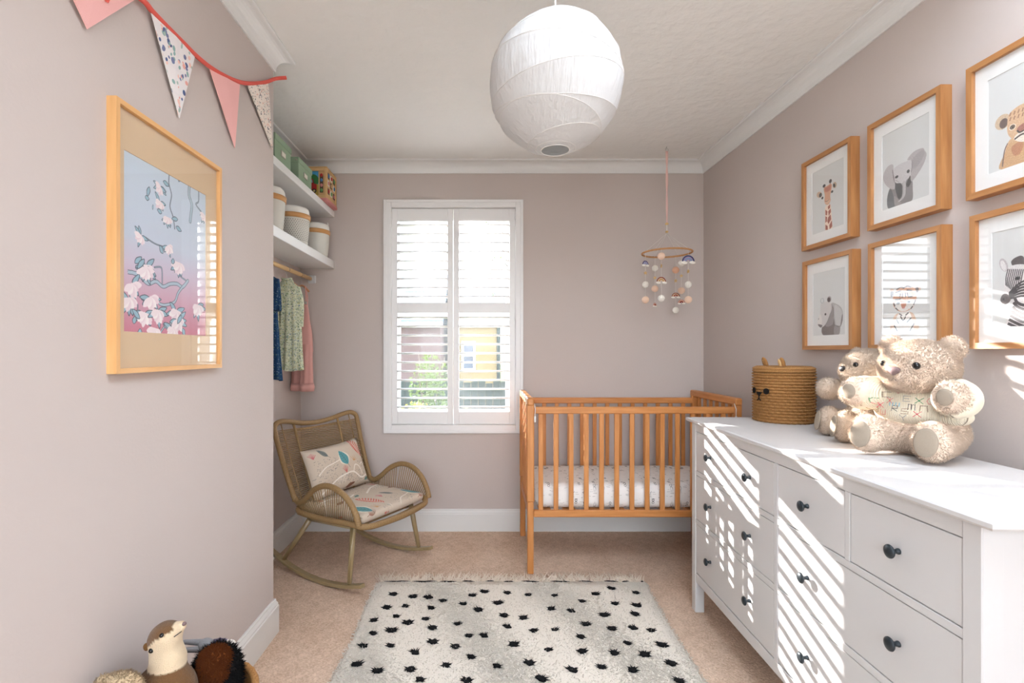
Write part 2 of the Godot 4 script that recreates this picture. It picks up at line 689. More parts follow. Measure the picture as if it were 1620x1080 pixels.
func build_shell() -> void:
	struct("floor", span_box(Vector3(-1.7, -0.1, -BACK - 0.3), Vector3(2.1, 0, REAR + 0.3)), M.carpet)
	var st := begin()
	var sk := ADDED_ROOFLIGHT
	var c0 := Vector3(-1.7, CEIL, -BACK - 0.3)
	var c1 := Vector3(2.1, CEIL + 0.12, REAR + 0.3)
	for r in [[c0.x, c0.z, c1.x, sk.position.y], [c0.x, sk.end.y, c1.x, c1.z], [c0.x, sk.position.y, sk.position.x, sk.end.y], [sk.end.x, sk.position.y, c1.x, sk.end.y]]:
		cbox(st, Vector3((r[0] + r[2]) / 2, CEIL + 0.06, (r[1] + r[3]) / 2), Vector3(r[2] - r[0], 0.12, r[3] - r[1]))
	struct("ceiling", done(st), M.ceiling_paint)
	st = begin()
	wall_with_hole(st, -BACK - 0.28, -BACK, -1.6, 1.95, WIN)
	struct("wall_back", done(st), M.wall_paint)
	st = begin()
	wall_with_hole(st, REAR, REAR + 0.28, -1.6, 1.95, ADDED_REAR_WIN)
	struct("wall_rear", done(st), M.wall_paint)
	st = begin()
	var xa := right_wall(-BACK)
	var xb := right_wall(REAR)
	slab(st, PackedVector2Array([Vector2(xa, -BACK), Vector2(xb, REAR), Vector2(xb + 0.25, REAR), Vector2(xa + 0.25, -BACK)]), 0.0, CEIL, Transform3D(Basis(Vector3.RIGHT, Vector3.BACK, Vector3.UP), Vector3.ZERO))
	struct("wall_right", done(st), M.wall_paint)
	st = begin()
	cbox(st, Vector3(LEFT_ALCOVE - 0.125, CEIL / 2, (REAR - BACK) / 2), Vector3(0.25, CEIL, REAR + BACK))
	struct("wall_left", done(st), M.wall_paint)
	struct("wall_chimney_breast", span_box(Vector3(LEFT_ALCOVE, 0, BREAST_FAR), Vector3(BREAST, CEIL, BREAST_NEAR)), M.wall_paint)
	var path := [Vector2(xb, REAR), Vector2(xa, -BACK), Vector2(LEFT_ALCOVE, -BACK), Vector2(LEFT_ALCOVE, BREAST_FAR), Vector2(BREAST, BREAST_FAR), Vector2(BREAST, BREAST_NEAR), Vector2(LEFT_ALCOVE, BREAST_NEAR), Vector2(LEFT_ALCOVE, REAR)]
	path.reverse()
	var n := path.size()
	var cove := [Vector2(0, 2.577), Vector2(0.007, 2.577), Vector2(0.009, 2.582)]
	for k in 9:
		var a := PI / 2 * k / 8
		cove.append(Vector2(0.067 - 0.058 * cos(a), 2.584 + 0.062 * sin(a)))
	cove.append_array([Vector2(0.072, 2.647), Vector2(0.075, 2.650), Vector2(0.075, CEIL)])
	var skirt := [Vector2(0, 0.157), Vector2(0.007, 0.157), Vector2(0.009, 0.153), Vector2(0.009, 0.147), Vector2(0.012, 0.141), Vector2(0.016, 0.134), Vector2(0.016, 0.127), Vector2(0.019, 0.122), Vector2(0.019, 0.0)]
	var sides := ["left_rear", "breast_near", "breast", "breast_far", "left_alcove", "back", "right", "rear"]
	for i in n:
		struct("trim_%d" % (i + 1), moulding(path, cove, i, i + 1), M.white_satin)
		struct("baseboard_" + sides[i], moulding(path, skirt, i, i + 1), M.white_gloss)

# ---------------------------------------------------------------- window, shutters and what lies beyond
func bw(px: float, py: float, z := BACK) -> Vector2:
	var p := at(px, py, z)
	return Vector2(p.x, p.y)

# a box round two image corners on a plane facing the eye, between two depths
func plate(x0: float, y0: float, x1: float, y1: float, z0: float, z1: float, ref := BACK, bev := 0.002) -> ArrayMesh:
	var a := bw(x0, y0, ref)
	var b := bw(x1, y1, ref)
	return span_box(Vector3(a.x, b.y, z0), Vector3(b.x, a.y, z1), bev)

func build_window() -> void:
	var w := Node3D.new()
	w.name = "window_1"
	w.set_meta("kind", "structure")
	add_child(w)
	# lining of the hole and two sashes with their panes
	var st := begin()
	var a := WIN.position
	var b := WIN.end
	var zf := -BACK - 0.05
	var zo := -BACK - 0.27
	cbox(st, Vector3(a.x + 0.012, (a.y + b.y) / 2, (zf + zo) / 2), Vector3(0.024, b.y - a.y, zf - zo))
	cbox(st, Vector3(b.x - 0.012, (a.y + b.y) / 2, (zf + zo) / 2), Vector3(0.024, b.y - a.y, zf - zo))
	cbox(st, Vector3((a.x + b.x) / 2, a.y + 0.012, (zf + zo) / 2), Vector3(b.x - a.x - 0.048, 0.024, zf - zo))
	cbox(st, Vector3((a.x + b.x) / 2, b.y - 0.012, (zf + zo) / 2), Vector3(b.x - a.x - 0.048, 0.024, zf - zo))
	part("lining", done(st), M.white_gloss, w)
	for s in [[-0.681, 0.223, 1.545, 2.336, -3.845, 0.03, 0.045], [-0.681, 0.223, 0.759, 1.60, -3.80, 0.042, 0.05]]:
		var fr := begin()
		var x0: float = s[0]
		var x1: float = s[1]
		var y0: float = s[2]
		var y1: float = s[3]
		var z: float = s[4]
		var fw: float = s[5]
		var fh: float = s[6]
		cbox(fr, Vector3(x0 + fw / 2, (y0 + y1) / 2, z), Vector3(fw, y1 - y0, 0.04), 0.003)
		cbox(fr, Vector3(x1 - fw * 0.85, (y0 + y1) / 2, z), Vector3(fw * 1.7, y1 - y0, 0.04), 0.003)
		cbox(fr, Vector3((x0 + x1) / 2, y1 - fh / 2, z), Vector3(x1 - x0, fh, 0.038), 0.003)
		cbox(fr, Vector3((x0 + x1) / 2, y0 + fh, z), Vector3(x1 - x0, fh * 2, 0.038), 0.003)
		var sash := part("sash", done(fr), M.white_gloss, w)
		part("pane", span_box(Vector3(x0 + fw, y0 + fh, z - 0.002), Vector3(x1 - fw, y1 - fh, z + 0.002)), M.window_glass, sash)
	# shutters
	var sh := thing("plantation_shutters", "white louvred plantation shutters with two panels filling the window", "shutters", "", Vector3(0, 0, 0))
	var f := begin()
	var z1 := -BACK + 0.022
	var z0 := -BACK - 0.045
	for r in [[610, 319, 620, 682], [815.5, 319, 825.5, 682], [620, 319, 815.5, 329], [620, 671.5, 815.5, 682]]:
		var p := bw(r[0], r[1])
		var q := bw(r[2], r[3])
		cbox(f, Vector3((p.x + q.x) / 2, (p.y + q.y) / 2, (z0 + z1) / 2), Vector3(q.x - p.x, p.y - q.y, z1 - z0), 0.003)
	for r in [[607.5, 317, 612, 684.5], [823, 317, 827.5, 684.5], [612, 317, 823, 321], [612, 680, 823, 684.5]]:
		var p := bw(r[0], r[1])
		var q := bw(r[2], r[3])
		cbox(f, Vector3((p.x + q.x) / 2, (p.y + q.y) / 2, -BACK + 0.013), Vector3(q.x - p.x, p.y - q.y, 0.026), 0.002)
	part("frame", done(f), M.shutter_white, sh)
	var louvre := begin(true)
	var prof := []
	for k in 20:
		var t := TAU * k / 20
		prof.append(Vector2(signf(cos(t)) * pow(absf(cos(t)), 0.8) * 0.033, sin(t) * 0.0066))
	var lw := bw(707.6, 400).x - bw(628.7, 400).x
	for k in 20:
		var p: Vector2 = prof[k]
		var q: Vector2 = prof[(k + 1) % 20]
		quad(louvre, Vector3(-lw / 2, p.y, p.x), Vector3(lw / 2, p.y, p.x), Vector3(lw / 2, q.y, q.x), Vector3(-lw / 2, q.y, q.x))
		tri(louvre, Vector3(-lw / 2, 0, 0), Vector3(-lw / 2, p.y, p.x), Vector3(-lw / 2, q.y, q.x))
		tri(louvre, Vector3(lw / 2, 0, 0), Vector3(lw / 2, q.y, q.x), Vector3(lw / 2, p.y, p.x))
	var lm := done(louvre)
	for side in 2:
		var x: Array = [619.8, 628.5, 707.8, 716.7] if side == 0 else [717.3, 726.2, 806.0, 815.2]
		var pz0 := -BACK - 0.034
		var pz1 := -BACK - 0.006
		var fr := begin()
		for r in [[x[0], 329.5, x[1], 671], [x[2], 329.5, x[3], 671], [x[1], 329.5, x[2], 349], [x[1], 478.5, x[2], 494.5], [x[1], 651, x[2], 671]]:
			var p := bw(r[0], r[1])
			var q := bw(r[2], r[3])
			cbox(fr, Vector3((p.x + q.x) / 2, (p.y + q.y) / 2, (pz0 + pz1) / 2), Vector3(q.x - p.x, p.y - q.y, pz1 - pz0), 0.002)
		var panel := part("panel", done(fr), M.shutter_white, sh)
		for k in 20:
			var py := 355.6 + 14.2 * k if k < 9 else 501.9 + 14.2 * (k - 9)
			var c := bw((x[1] + x[2]) / 2, py)
			var o := part("louvre", lm, M.shutter_white, panel, Vector3(c.x, c.y, -BACK - 0.02))
			o.rotation.x = deg_to_rad(-4.0)
		for py in [341, 500, 662]:
			var c := bw(619.8 if side == 0 else 815.4, py)
			part("hinge", box(Vector3(c.x, c.y, -BACK + 0.0), Vector3(0.010, 0.055, 0.016), 0.003), M.shutter_white, panel)
	# unseen window added behind the eye to fill the room with soft daylight
	var w2 := Node3D.new()
	w2.name = "window_2"
	w2.set_meta("kind", "structure")
	add_child(w2)
	st = begin()
	var ra := ADDED_REAR_WIN.position
	var rb := ADDED_REAR_WIN.end
	var zm := REAR + 0.2
	for x in [ra.x + 0.03, (ra.x * 2 + rb.x) / 3, (ra.x + rb.x * 2) / 3, rb.x - 0.03]:
		cbox(st, Vector3(x, (ra.y + rb.y) / 2, zm), Vector3(0.06, rb.y - ra.y, 0.06), 0.004)
	for y in [ra.y + 0.03, rb.y - 0.03]:
		cbox(st, Vector3((ra.x + rb.x) / 2, y, zm), Vector3(rb.x - ra.x, 0.06, 0.055), 0.004)
	part("frame", done(st), M.white_gloss, w2)

	# unseen rooflight added above the view for soft fill from overhead
	var w3 := Node3D.new()
	w3.name = "window_3"
	w3.set_meta("kind", "structure")
	add_child(w3)
	st = begin()
	var sk := ADDED_ROOFLIGHT                              # raised on an invented kerb that keeps direct sun out
	var y0 := CEIL + 0.12
	var y1 := CEIL + 0.56
	for r in [[sk.position.x - 0.04, sk.position.y - 0.04, sk.position.x, sk.end.y + 0.04], [sk.end.x, sk.position.y - 0.04, sk.end.x + 0.04, sk.end.y + 0.04], [sk.position.x, sk.position.y - 0.04, sk.end.x, sk.position.y], [sk.position.x, sk.end.y, sk.end.x, sk.end.y + 0.04]]:
		cbox(st, Vector3((r[0] + r[2]) / 2, (y0 + y1) / 2, (r[1] + r[3]) / 2), Vector3(r[2] - r[0], y1 - y0, r[3] - r[1]))
	part("sun_block_kerb", done(st), M.white_satin, w3)  # added sides, deep enough to block the sun
	st = begin()
	for x in [sk.position.x + 0.03, sk.get_center().x, sk.end.x - 0.03]:
		cbox(st, Vector3(x, y1 - 0.03, sk.get_center().y), Vector3(0.06, 0.06, sk.size.y), 0.004)
	for z in [sk.position.y + 0.03, sk.end.y - 0.03]:
		cbox(st, Vector3(sk.get_center().x, y1 - 0.03, z), Vector3(sk.size.x, 0.055, 0.06), 0.004)
	part("frame", done(st), M.white_gloss, w3)

func leafy(parent: Node, c: Vector3, r: Vector3, count: int, size: float, m: Material, called := "foliage") -> void:
	var xf: Array[Transform3D] = []
	for i in count:
		var d := Vector3(rng.randfn(), rng.randfn(), rng.randfn()).normalized() * pow(rng.randf(), 0.4)
		var bs := Basis.from_euler(Vector3(rng.randf() * TAU, rng.randf() * TAU, rng.randf() * TAU)) * Basis.from_scale(Vector3.ONE * size * rng.randf_range(0.6, 1.4))
		xf.append(Transform3D(bs, c + d * r))
	var st := begin()
	tri(st, Vector3(-0.5, 0, 0), Vector3(0, 0.12, 0.28), Vector3(0.5, 0, 0))
	tri(st, Vector3(-0.5, 0, 0), Vector3(0.5, 0, 0), Vector3(0, 0.12, -0.28))
	copies_on(xf, m, parent, called, done(st))

func build_outdoors() -> void:
	var m := mat("lawn", rgb8(92, 104, 62), 0.95, 0.1)
	bumpy(m, noise_tex(0.16, 3, 512, FastNoiseLite.TYPE_SIMPLEX, 8), 3.0)
	tri_scale(m, Vector3.ONE * 0.8, true)
	mat("bounce_paving", rgb8(176, 170, 160), 0.9, 0.2)  # pale tone chosen to throw light up at the ceiling
	m = mat("brick", Color.WHITE, 0.9, 0.2)
	m.albedo_texture = tint_tex("brick", 0.05, 4, rgb8(72, 56, 54), rgb8(104, 84, 80))
	tri_scale(m, Vector3(2, 6, 2), true)
	mat("ochre_render", rgb8(118, 100, 66), 0.9, 0.2)
	m = mat("slate", Color.WHITE, 0.45, 0.5)
	m.albedo_texture = tint_tex("slate", 0.08, 3, rgb8(66, 80, 98), rgb8(90, 104, 124))
	tri_scale(m, Vector3(1, 3, 3), true)
	mat("outdoor_white", rgb8(228, 228, 226), 0.5)
	mat("dark_pane", rgb8(44, 58, 76), 0.08)
	mat("fence_green", rgb8(38, 46, 42), 0.85, 0.2)
	mat("trunk", rgb8(86, 74, 62), 0.9, 0.2)
	m = mat("leaf_green", rgb8(66, 80, 42), 0.7, 0.3)
	m.backlight_enabled = true
	m.backlight = Color(0.25, 0.3, 0.08)
	m = mat("leaf_yellow", rgb8(124, 118, 52), 0.7, 0.3)
	m.backlight_enabled = true
	m.backlight = Color(0.4, 0.38, 0.1)
	var g := struct("floor_garden", span_box(Vector3(-30, -0.5, -60), Vector3(30, -0.3, -BACK - 0.28)), M.lawn)
	var g2 := struct("floor_bounce", span_box(Vector3(-30, -0.5, REAR + 0.28), Vector3(30, -0.3, 40)), M.bounce_paving)  # unseen ground added behind the house to bounce daylight indoors
	# brick house
	var h := thing("brick_house", "brown brick house with a blue slate roof seen through the window", "house")
	part("wall", span_box(Vector3(-3.6, -0.3, -16.6), Vector3(-1.154, 2.02, -13.0)), M.brick, h)
	var st := begin()
	for s in 1:
		var xf := Transform3D(Basis(Vector3.BACK, Vector3.UP, Vector3.LEFT), Vector3(0, 0, 0))
		slab(st, PackedVector2Array([Vector2(-12.85, 2.0), Vector2(-14.8, 3.45), Vector2(-16.75, 2.0), Vector2(-16.75, 2.1), Vector2(-14.8, 3.55), Vector2(-12.85, 2.1)]), 1.08, 3.7, xf)
	part("roof", done(st), M.slate, h)
	part("gutter", tube_mesh([Vector3(-3.7, 1.99, -12.83), Vector3(-1.09, 1.99, -12.83)], 0.05, 8), M.outdoor_white, h)
	var rw := part("roof_window", box(Vector3.ZERO, Vector3(1.0, 0.5, 0.08), 0.01, Basis(Vector3.RIGHT, deg_to_rad(-53))), M.outdoor_white, h, Vector3(-1.75, 3.0, -14.05))
	part("pane", box(Vector3(0, 0.02, 0.03), Vector3(0.88, 0.4, 0.06), 0.0, Basis(Vector3.RIGHT, deg_to_rad(-53))), M.dark_pane, rw)
	# ochre house
	h = thing("ochre_house", "yellow rendered house with a white-framed window seen through the shutters", "house")
	part("wall", span_box(Vector3(-1.05, -0.3, -17.0), Vector3(0.42, 2.05, -14.0)), M.ochre_render, h)
	part("roof", box(Vector3(-0.22, 2.62, -14.7), Vector3(1.6, 0.09, 1.9), 0.0, Basis(Vector3.RIGHT, deg_to_rad(38))), M.slate, h)
	part("fascia", span_box(Vector3(-1.02, 1.98, -14.02), Vector3(0.6, 2.12, -13.9)), M.outdoor_white, h)
	part("downpipe", tube_mesh([Vector3(0.36, -0.3, -13.95), Vector3(0.36, 1.98, -13.95)], 0.05, 8), M.fence_green, h)
	var wf := begin()
	for r in [[-0.66, 0.77, -0.60, 1.58], [-0.34, 0.77, -0.28, 1.58], [-0.60, 0.77, -0.34, 0.83], [-0.60, 1.52, -0.34, 1.58], [-0.60, 1.16, -0.34, 1.21]]:
		cbox(wf, Vector3((r[0] + r[2]) / 2, (r[1] + r[3]) / 2, -13.98), Vector3(r[2] - r[0], r[3] - r[1], 0.08))
	var wfr := part("window", done(wf), M.outdoor_white, h)
	for y in [[0.83, 1.16], [1.21, 1.52]]:
		part("pane", span_box(Vector3(-0.60, y[0], -14.0), Vector3(-0.34, y[1], -13.985)), M.dark_pane, wfr)
	# fence
	var fc := thing("garden_fence", "dark green board fence at the end of the garden", "fence")
	var board := box(Vector3(0, 0.5, 0), Vector3(0.138, 1.0, 0.02), 0.004)
	for k in 20:
		part("board", board, M.fence_green, fc, Vector3(-2.1 + 0.145 * k, -0.3 + 0.035 * sin(k * 2.4), -10.0))
	part("rail", span_box(Vector3(-2.2, 0.45, -10.06), Vector3(0.75, 0.53, -10.01)), M.fence_green, fc)
	for k in 4:
		part("post", span_box(Vector3(-2.15 + 0.95 * k, -0.3, -10.14), Vector3(-2.05 + 0.95 * k, 0.72, -10.06)), M.fence_green, fc)
	# plants
	var pl := thing("garden_shrub", "bushy green shrub growing in front of the brick house", "shrub", "", Vector3(-0.98, -0.3, -8.6))
	for k in 5:
		part("stem", tube_mesh([Vector3(0, 0, 0), Vector3(sin(k * 1.9) * 0.1, 0.6, cos(k * 1.9) * 0.1), Vector3(sin(k * 1.9) * 0.3, 1.4 + 0.1 * (k % 3), cos(k * 1.9) * 0.2)], [0.02, 0.014, 0.005], 5), M.trunk, pl)
	leafy(pl, Vector3(0.05, 0.85, 0), Vector3(0.38, 0.72, 0.3), 900, 0.07, M.leaf_green)
	pl = thing("garden_shrub", "low yellow-green shrub with pale leaves under the window view", "shrub", "", Vector3(-1.0, -0.3, -7.2))
	part("stem", tube_mesh([Vector3.ZERO, Vector3(0.02, 0.4, 0), Vector3(-0.05, 0.75, 0.03)], [0.02, 0.014, 0.005], 5), M.trunk, pl)
	leafy(pl, Vector3(0, 0.52, 0), Vector3(0.42, 0.36, 0.3), 500, 0.06, M.leaf_yellow)
	pl = thing("garden_shrub", "small sprig of yellow-green leaves before the dark fence", "shrub", "", Vector3(-0.27, -0.3, -7.0))
	part("stem", tube_mesh([Vector3.ZERO, Vector3(0.02, 0.4, 0), Vector3(-0.02, 0.8, 0.03)], [0.015, 0.01, 0.005], 5), M.trunk, pl)
	leafy(pl, Vector3(0, 0.62, 0), Vector3(0.14, 0.22, 0.14), 160, 0.06, M.leaf_yellow)
	var tr := thing("garden_tree", "thin pale tree with sparse twigs against the bright sky", "tree", "", Vector3(0.62, -0.3, -9.5))
	part("trunk", tube_mesh([Vector3.ZERO, Vector3(-0.02, 1.6, 0), Vector3(-0.1, 2.8, 0.05), Vector3(-0.2, 4.2, 0.1)], [0.07, 0.055, 0.035, 0.01], 7), M.trunk, tr)
	for k in 14:
		var y := 2.3 + 0.12 * k
		var ang := k * 2.4
		var b0 := Vector3(-0.08 - 0.03 * k / 4.0, y, 0.03)
		var b1 := b0 + Vector3(cos(ang) * 0.35 - 0.1, 0.22, sin(ang) * 0.35)
		var br := part("branch", tube_mesh([b0, (b0 + b1) / 2 + Vector3(0, 0.03, 0), b1], [0.014, 0.01, 0.004], 5), M.trunk, tr)
		leafy(br, b1, Vector3(0.14, 0.1, 0.14), 22, 0.05, M.leaf_green)

# ---------------------------------------------------------------- chest of drawers
const TOP := 0.958
func dresser_point(s: float, v: float, y: float) -> Vector3:      # s along its length from the far end, v from its front edge to the wall
	return Vector3(1.025, y, -2.587) + Vector3(-0.0219, 0, 0.99976) * s + Vector3(0.99976, 0, 0.0219) * v

func build_dresser() -> void:
	var d := thing("chest_of_drawers", "long white wooden chest of eight drawers with dark grey knobs", "chest of drawers", "", Vector3(1.025, 0, -2.587), deg_to_rad(-91.25))
	var W: StandardMaterial3D = M.dresser_white
	var L := 1.6
	var D := 0.52
	# top with a cut lower edge
	var st := begin()
	var outline := [[0.0, TOP - 0.004], [0.003, TOP], [-1, 0]]
	var prof := [Vector2(0.004, TOP), Vector2(0.0, TOP - 0.004), Vector2(0.0, TOP - 0.013), Vector2(0.006, TOP - 0.019)]
	for k in prof.size() - 1:
		var p: Vector2 = prof[k]
		var q: Vector2 = prof[k + 1]
		var pa := [Vector3(p.x, p.y, -p.x), Vector3(L - p.x, p.y, -p.x), Vector3(L - p.x, p.y, -D + p.x), Vector3(p.x, p.y, -D + p.x)]
		var qa := [Vector3(q.x, q.y, -q.x), Vector3(L - q.x, q.y, -q.x), Vector3(L - q.x, q.y, -D + q.x), Vector3(q.x, q.y, -D + q.x)]
		for i in 4:
			quad(st, pa[i], pa[(i + 1) % 4], qa[(i + 1) % 4], qa[i])
		if k == 0: quad(st, pa[3], pa[2], pa[1], pa[0])
		if k == prof.size() - 2: quad(st, qa[0], qa[1], qa[2], qa[3])
	part("top", done(st), W, d)
	var x0 := 0.038
	var x1 := L - 0.038
	var zf := -0.016
	var zb := -D + 0.012
	var y1 := TOP - 0.019
	# corner posts down to the floor
	for x in [x0, x1 - 0.045]:
		for z in [zf - 0.045, zb]:
			part("post", span_box(Vector3(x, 0, z), Vector3(x + 0.045, y1, z + 0.045), 0.0025), W, d)
	for x in [x0 + 0.012, x1 - 0.03]:
		part("end_panel", span_box(Vector3(x, 0.154, zb + 0.045), Vector3(x + 0.018, y1, zf - 0.045)), W, d)
	part("back_panel", span_box(Vector3(x0 + 0.045, 0.16, zb + 0.005), Vector3(x1 - 0.045, y1, zb + 0.015)), W, d)
	part("inner_floor", span_box(Vector3(x0 + 0.045, 0.16, zb + 0.02), Vector3(x1 - 0.045, 0.172, zf - 0.05)), W, d)
	var xi0 := x0 + 0.045
	var xi1 := x1 - 0.045
	var mid := L / 2
	var rows := [[0.705, 0.8985], [0.465, 0.684], [0.200, 0.443]]
	part("rail", span_box(Vector3(xi0, 0.8985, zf - 0.022), Vector3(xi1, y1, zf - 0.002), 0.0015), W, d)
	part("rail", span_box(Vector3(xi0, 0.154, zf - 0.022), Vector3(xi1, 0.198, zf - 0.002), 0.0015), W, d)
	for k in 2:
		for s in [[xi0, mid - 0.011], [mid + 0.011, xi1]]:
			part("rail", span_box(Vector3(s[0], rows[k + 1][1], zf - 0.022), Vector3(s[1], rows[k][0], zf - 0.002), 0.001), W, d)
	part("divider", span_box(Vector3(mid - 0.011, 0.198, zf - 0.03), Vector3(mid + 0.011, 0.8985, zf - 0.002), 0.001), W, d)
	var q1 := (xi0 + mid - 0.011) / 2
	var q2 := (xi1 + mid + 0.011) / 2
	for q in [q1, q2]:
		part("divider", span_box(Vector3(q - 0.01, 0.705, zf - 0.03), Vector3(q + 0.01, 0.8985, zf - 0.002), 0.001), W, d)
	var kp := [Vector2(0.0, 0.0), Vector2(0.0075, 0.0), Vector2(0.0075, 0.003), Vector2(0.0058, 0.006), Vector2(0.0055, 0.013), Vector2(0.0085, 0.017), Vector2(0.0155, 0.020), Vector2(0.0172, 0.0225), Vector2(0.0165, 0.0255), Vector2(0.011, 0.029), Vector2(0.0, 0.0305)]
	var knob := lathe_mesh(kp, 20)
	var g := 0.0028
	var kx := [(xi0 + q1 - 0.01) / 2, (q1 + 0.01 + mid - 0.011) / 2, (mid + 0.011 + q2 - 0.01) / 2, (q2 + 0.01 + xi1) / 2]
	var cells := [[xi0, q1 - 0.01, 0, [kx[0]]], [q1 + 0.01, mid - 0.011, 0, [kx[1]]], [mid + 0.011, q2 - 0.01, 0, [kx[2]]], [q2 + 0.01, xi1, 0, [kx[3]]]]
	for r in [1, 2]:
		cells.append([xi0, mid - 0.011, r, [kx[0], kx[1]]])
		cells.append([mid + 0.011, xi1, r, [kx[2], kx[3]]])
	for c in cells:
		var r: Array = rows[c[2]]
		var dr := part("drawer", span_box(Vector3(c[0] + g, r[0] + g, zf - 0.021), Vector3(c[1] - g, r[1] - g, zf - 0.003), 0.0012), W, d)
		part("drawer_box", span_box(Vector3(c[0] + 0.012, r[0] + 0.012, zb + 0.05), Vector3(c[1] - 0.012, r[1] - 0.03, zf - 0.022)), W, dr)
		for x in c[3]:
			var k := part("knob", knob, M.knob_metal, dr, Vector3(x, (r[0] + r[1]) / 2, zf - 0.003))
			k.rotation.x = PI / 2

# ---------------------------------------------------------------- cot
func rbox(st: SurfaceTool, c: Vector3, s: Vector3, r: float, n := 6, puff := 0.0, b := Basis.IDENTITY) -> void:
	var h := s / 2
	var inner := h - Vector3.ONE * r
	for k in 3:
		for sg in [-1.0, 1.0]:
			var i := (k + 1) % 3
			var j := (k + 2) % 3
			var grid := []
			for u in n * 2 + 1:
				var row := []
				for v in n * 2 + 1:
					var p := Vector3.ZERO
					p[k] = h[k] * sg
					var fu := (u - n) / float(n)
					var fv := (v - n) / float(n)
					p[i] = h[i] * signf(fu) * (1.0 - pow(1.0 - absf(fu), 2.0))
					p[j] = h[j] * signf(fv) * (1.0 - pow(1.0 - absf(fv), 2.0))
					var cl := p.clamp(-inner, inner)
					var dd := p - cl
					if dd.length() > 1e-6: p = cl + dd.normalized() * r
					if puff != 0.0:
						p.y += signf(p.y) * puff * maxf(0.0, 1.0 - pow(p.x / h.x, 2.0)) * maxf(0.0, 1.0 - pow(p.z / h.z, 2.0))
					row.append(c + b * p)
				grid.append(row)
			for u in n * 2:
				for v in n * 2:
					if sg > 0: quad(st, grid[u][v], grid[u][v + 1], grid[u + 1][v + 1], grid[u + 1][v])
					else: quad(st, grid[u][v], grid[u + 1][v], grid[u + 1][v + 1], grid[u][v + 1])

func build_cot() -> void:
	var c := thing("wooden_cot", "honey-coloured wooden cot with slatted sides standing by the back wall", "cot")
	var wx: Material = M.cot_wood_x
	var wy: Material = M.cot_wood_y
	var wz: Material = M.cot_wood_z
	var xl := 0.262
	var xr := 1.468
	var zf := -2.95
	var zb := -3.555
	for x in [xl, xr]:
		for z in [zf, zb]:
			var st := begin()
			bar(st, Vector3(x, 0, z), Vector3(x, 0.42, z), 0.034, 0.036, 0.004)
			bar(st, Vector3(x, 0.42, z), Vector3(x, 0.99, z), 0.036, 0.042, 0.004)
			part("leg", done(st), wy, c)
		var e := 0.0
		part("end_rail", span_box(Vector3(x - 0.02, 0.978, zb - 0.026), Vector3(x + 0.02, 1.022, zf + 0.026), 0.007), wz, c)
		part("end_rail", span_box(Vector3(x - 0.012, 0.33, zb + 0.021), Vector3(x + 0.012, 0.385, zf - 0.021), 0.003), wz, c)
		for k in 6:
			var z := lerpf(zb, zf, (k + 1) / 7.0)
			part("slat", span_box(Vector3(x - 0.007, 0.385, z - 0.014), Vector3(x + 0.007, 0.978, z + 0.014), 0.002), wy, c)
	for z in [zf - 0.004, zb + 0.004]:
		var top := 0.97
		part("side_rail", span_box(Vector3(xl + 0.018, top - 0.04, z - 0.013), Vector3(xr - 0.018, top, z + 0.013), 0.004), wx, c)
		part("side_rail", span_box(Vector3(xl + 0.018, 0.328, z - 0.013), Vector3(xr - 0.018, 0.368, z + 0.013), 0.004), wx, c)
		for k in 13:
			var x := 0.323 + 0.0887 * k
			part("slat", span_box(Vector3(x - 0.0135, 0.368, z - 0.007), Vector3(x + 0.0135, top - 0.04, z + 0.007), 0.002), wy, c)
	for k in 8:
		var x := xl + 0.09 + k * 0.146
		part("base_slat", span_box(Vector3(x - 0.035, 0.345, zb + 0.02), Vector3(x + 0.035, 0.36, zf - 0.02)), wz, c)
	for x in [xl + 0.022, xr - 0.022]:
		var p := Vector3(x, 0.99, zf + 0.012)
		part("pull_cord", tube_mesh([p, p + Vector3(0.004, -0.03, 0.014), p + Vector3(0.002, -0.075, 0.016)], 0.0022, 6), M.board_white, c)
		part("cord_tip", tube_mesh([p + Vector3(0.002, -0.072, 0.016), p + Vector3(0.002, -0.105, 0.016)], 0.0055, 8), M.board_white, c)
	var sheet := mat("cot_sheet", Color.WHITE, 0.95, 0.2)
	sheet.albedo_texture = sheet_print()
	tri_scale(sheet, Vector3(2.2, 2.2, 2.2))
	var ms := begin(true)
	rbox(ms, Vector3((xl + xr) / 2, 0.435, (zf + zb) / 2), Vector3(1.15, 0.145, 0.545), 0.052, 10, 0.006)
	lone("cot_mattress", "white printed mattress with black doodles lying inside the wooden cot", "mattress", done(ms), sheet)

func sheet_print() -> ImageTexture:
	var im := Image.create(512, 512, false, Image.FORMAT_RGB8)
	im.fill(rgb8(236, 231, 226))
	var r := RandomNumberGenerator.new()
	r.seed = 21
	for k in 150:
		var p := Vector2(r.randf() * 512, r.randf() * 512)
		var l := r.randf_range(6, 26)
		p_line(im, [p, p + Vector2(l, r.randf_range(-4, 4))], r.randf_range(1.0, 2.2), [rgb8(120, 116, 112), rgb8(176, 160, 140), rgb8(66, 64, 62)][r.randi() % 3])
	for k in 16:
		var p := Vector2(r.randf() * 512, r.randf() * 512)
		for j in 2:
			p_ell(im, p + Vector2(0, j * 17), Vector2(8, 9), rgb8(40, 40, 40))
			p_ell(im, p + Vector2(0, j * 17), Vector2(4.5, 5.5), rgb8(236, 231, 226))
	for k in 26:
		var p := Vector2(r.randf() * 512, r.randf() * 512)
		var q := []
		for j in 5: q.append(p + Vector2(r.randf_range(-14, 14), j * 9))
		p_line(im, q, 2.0, rgb8(58, 54, 52))
	return ImageTexture.create_from_image(im)

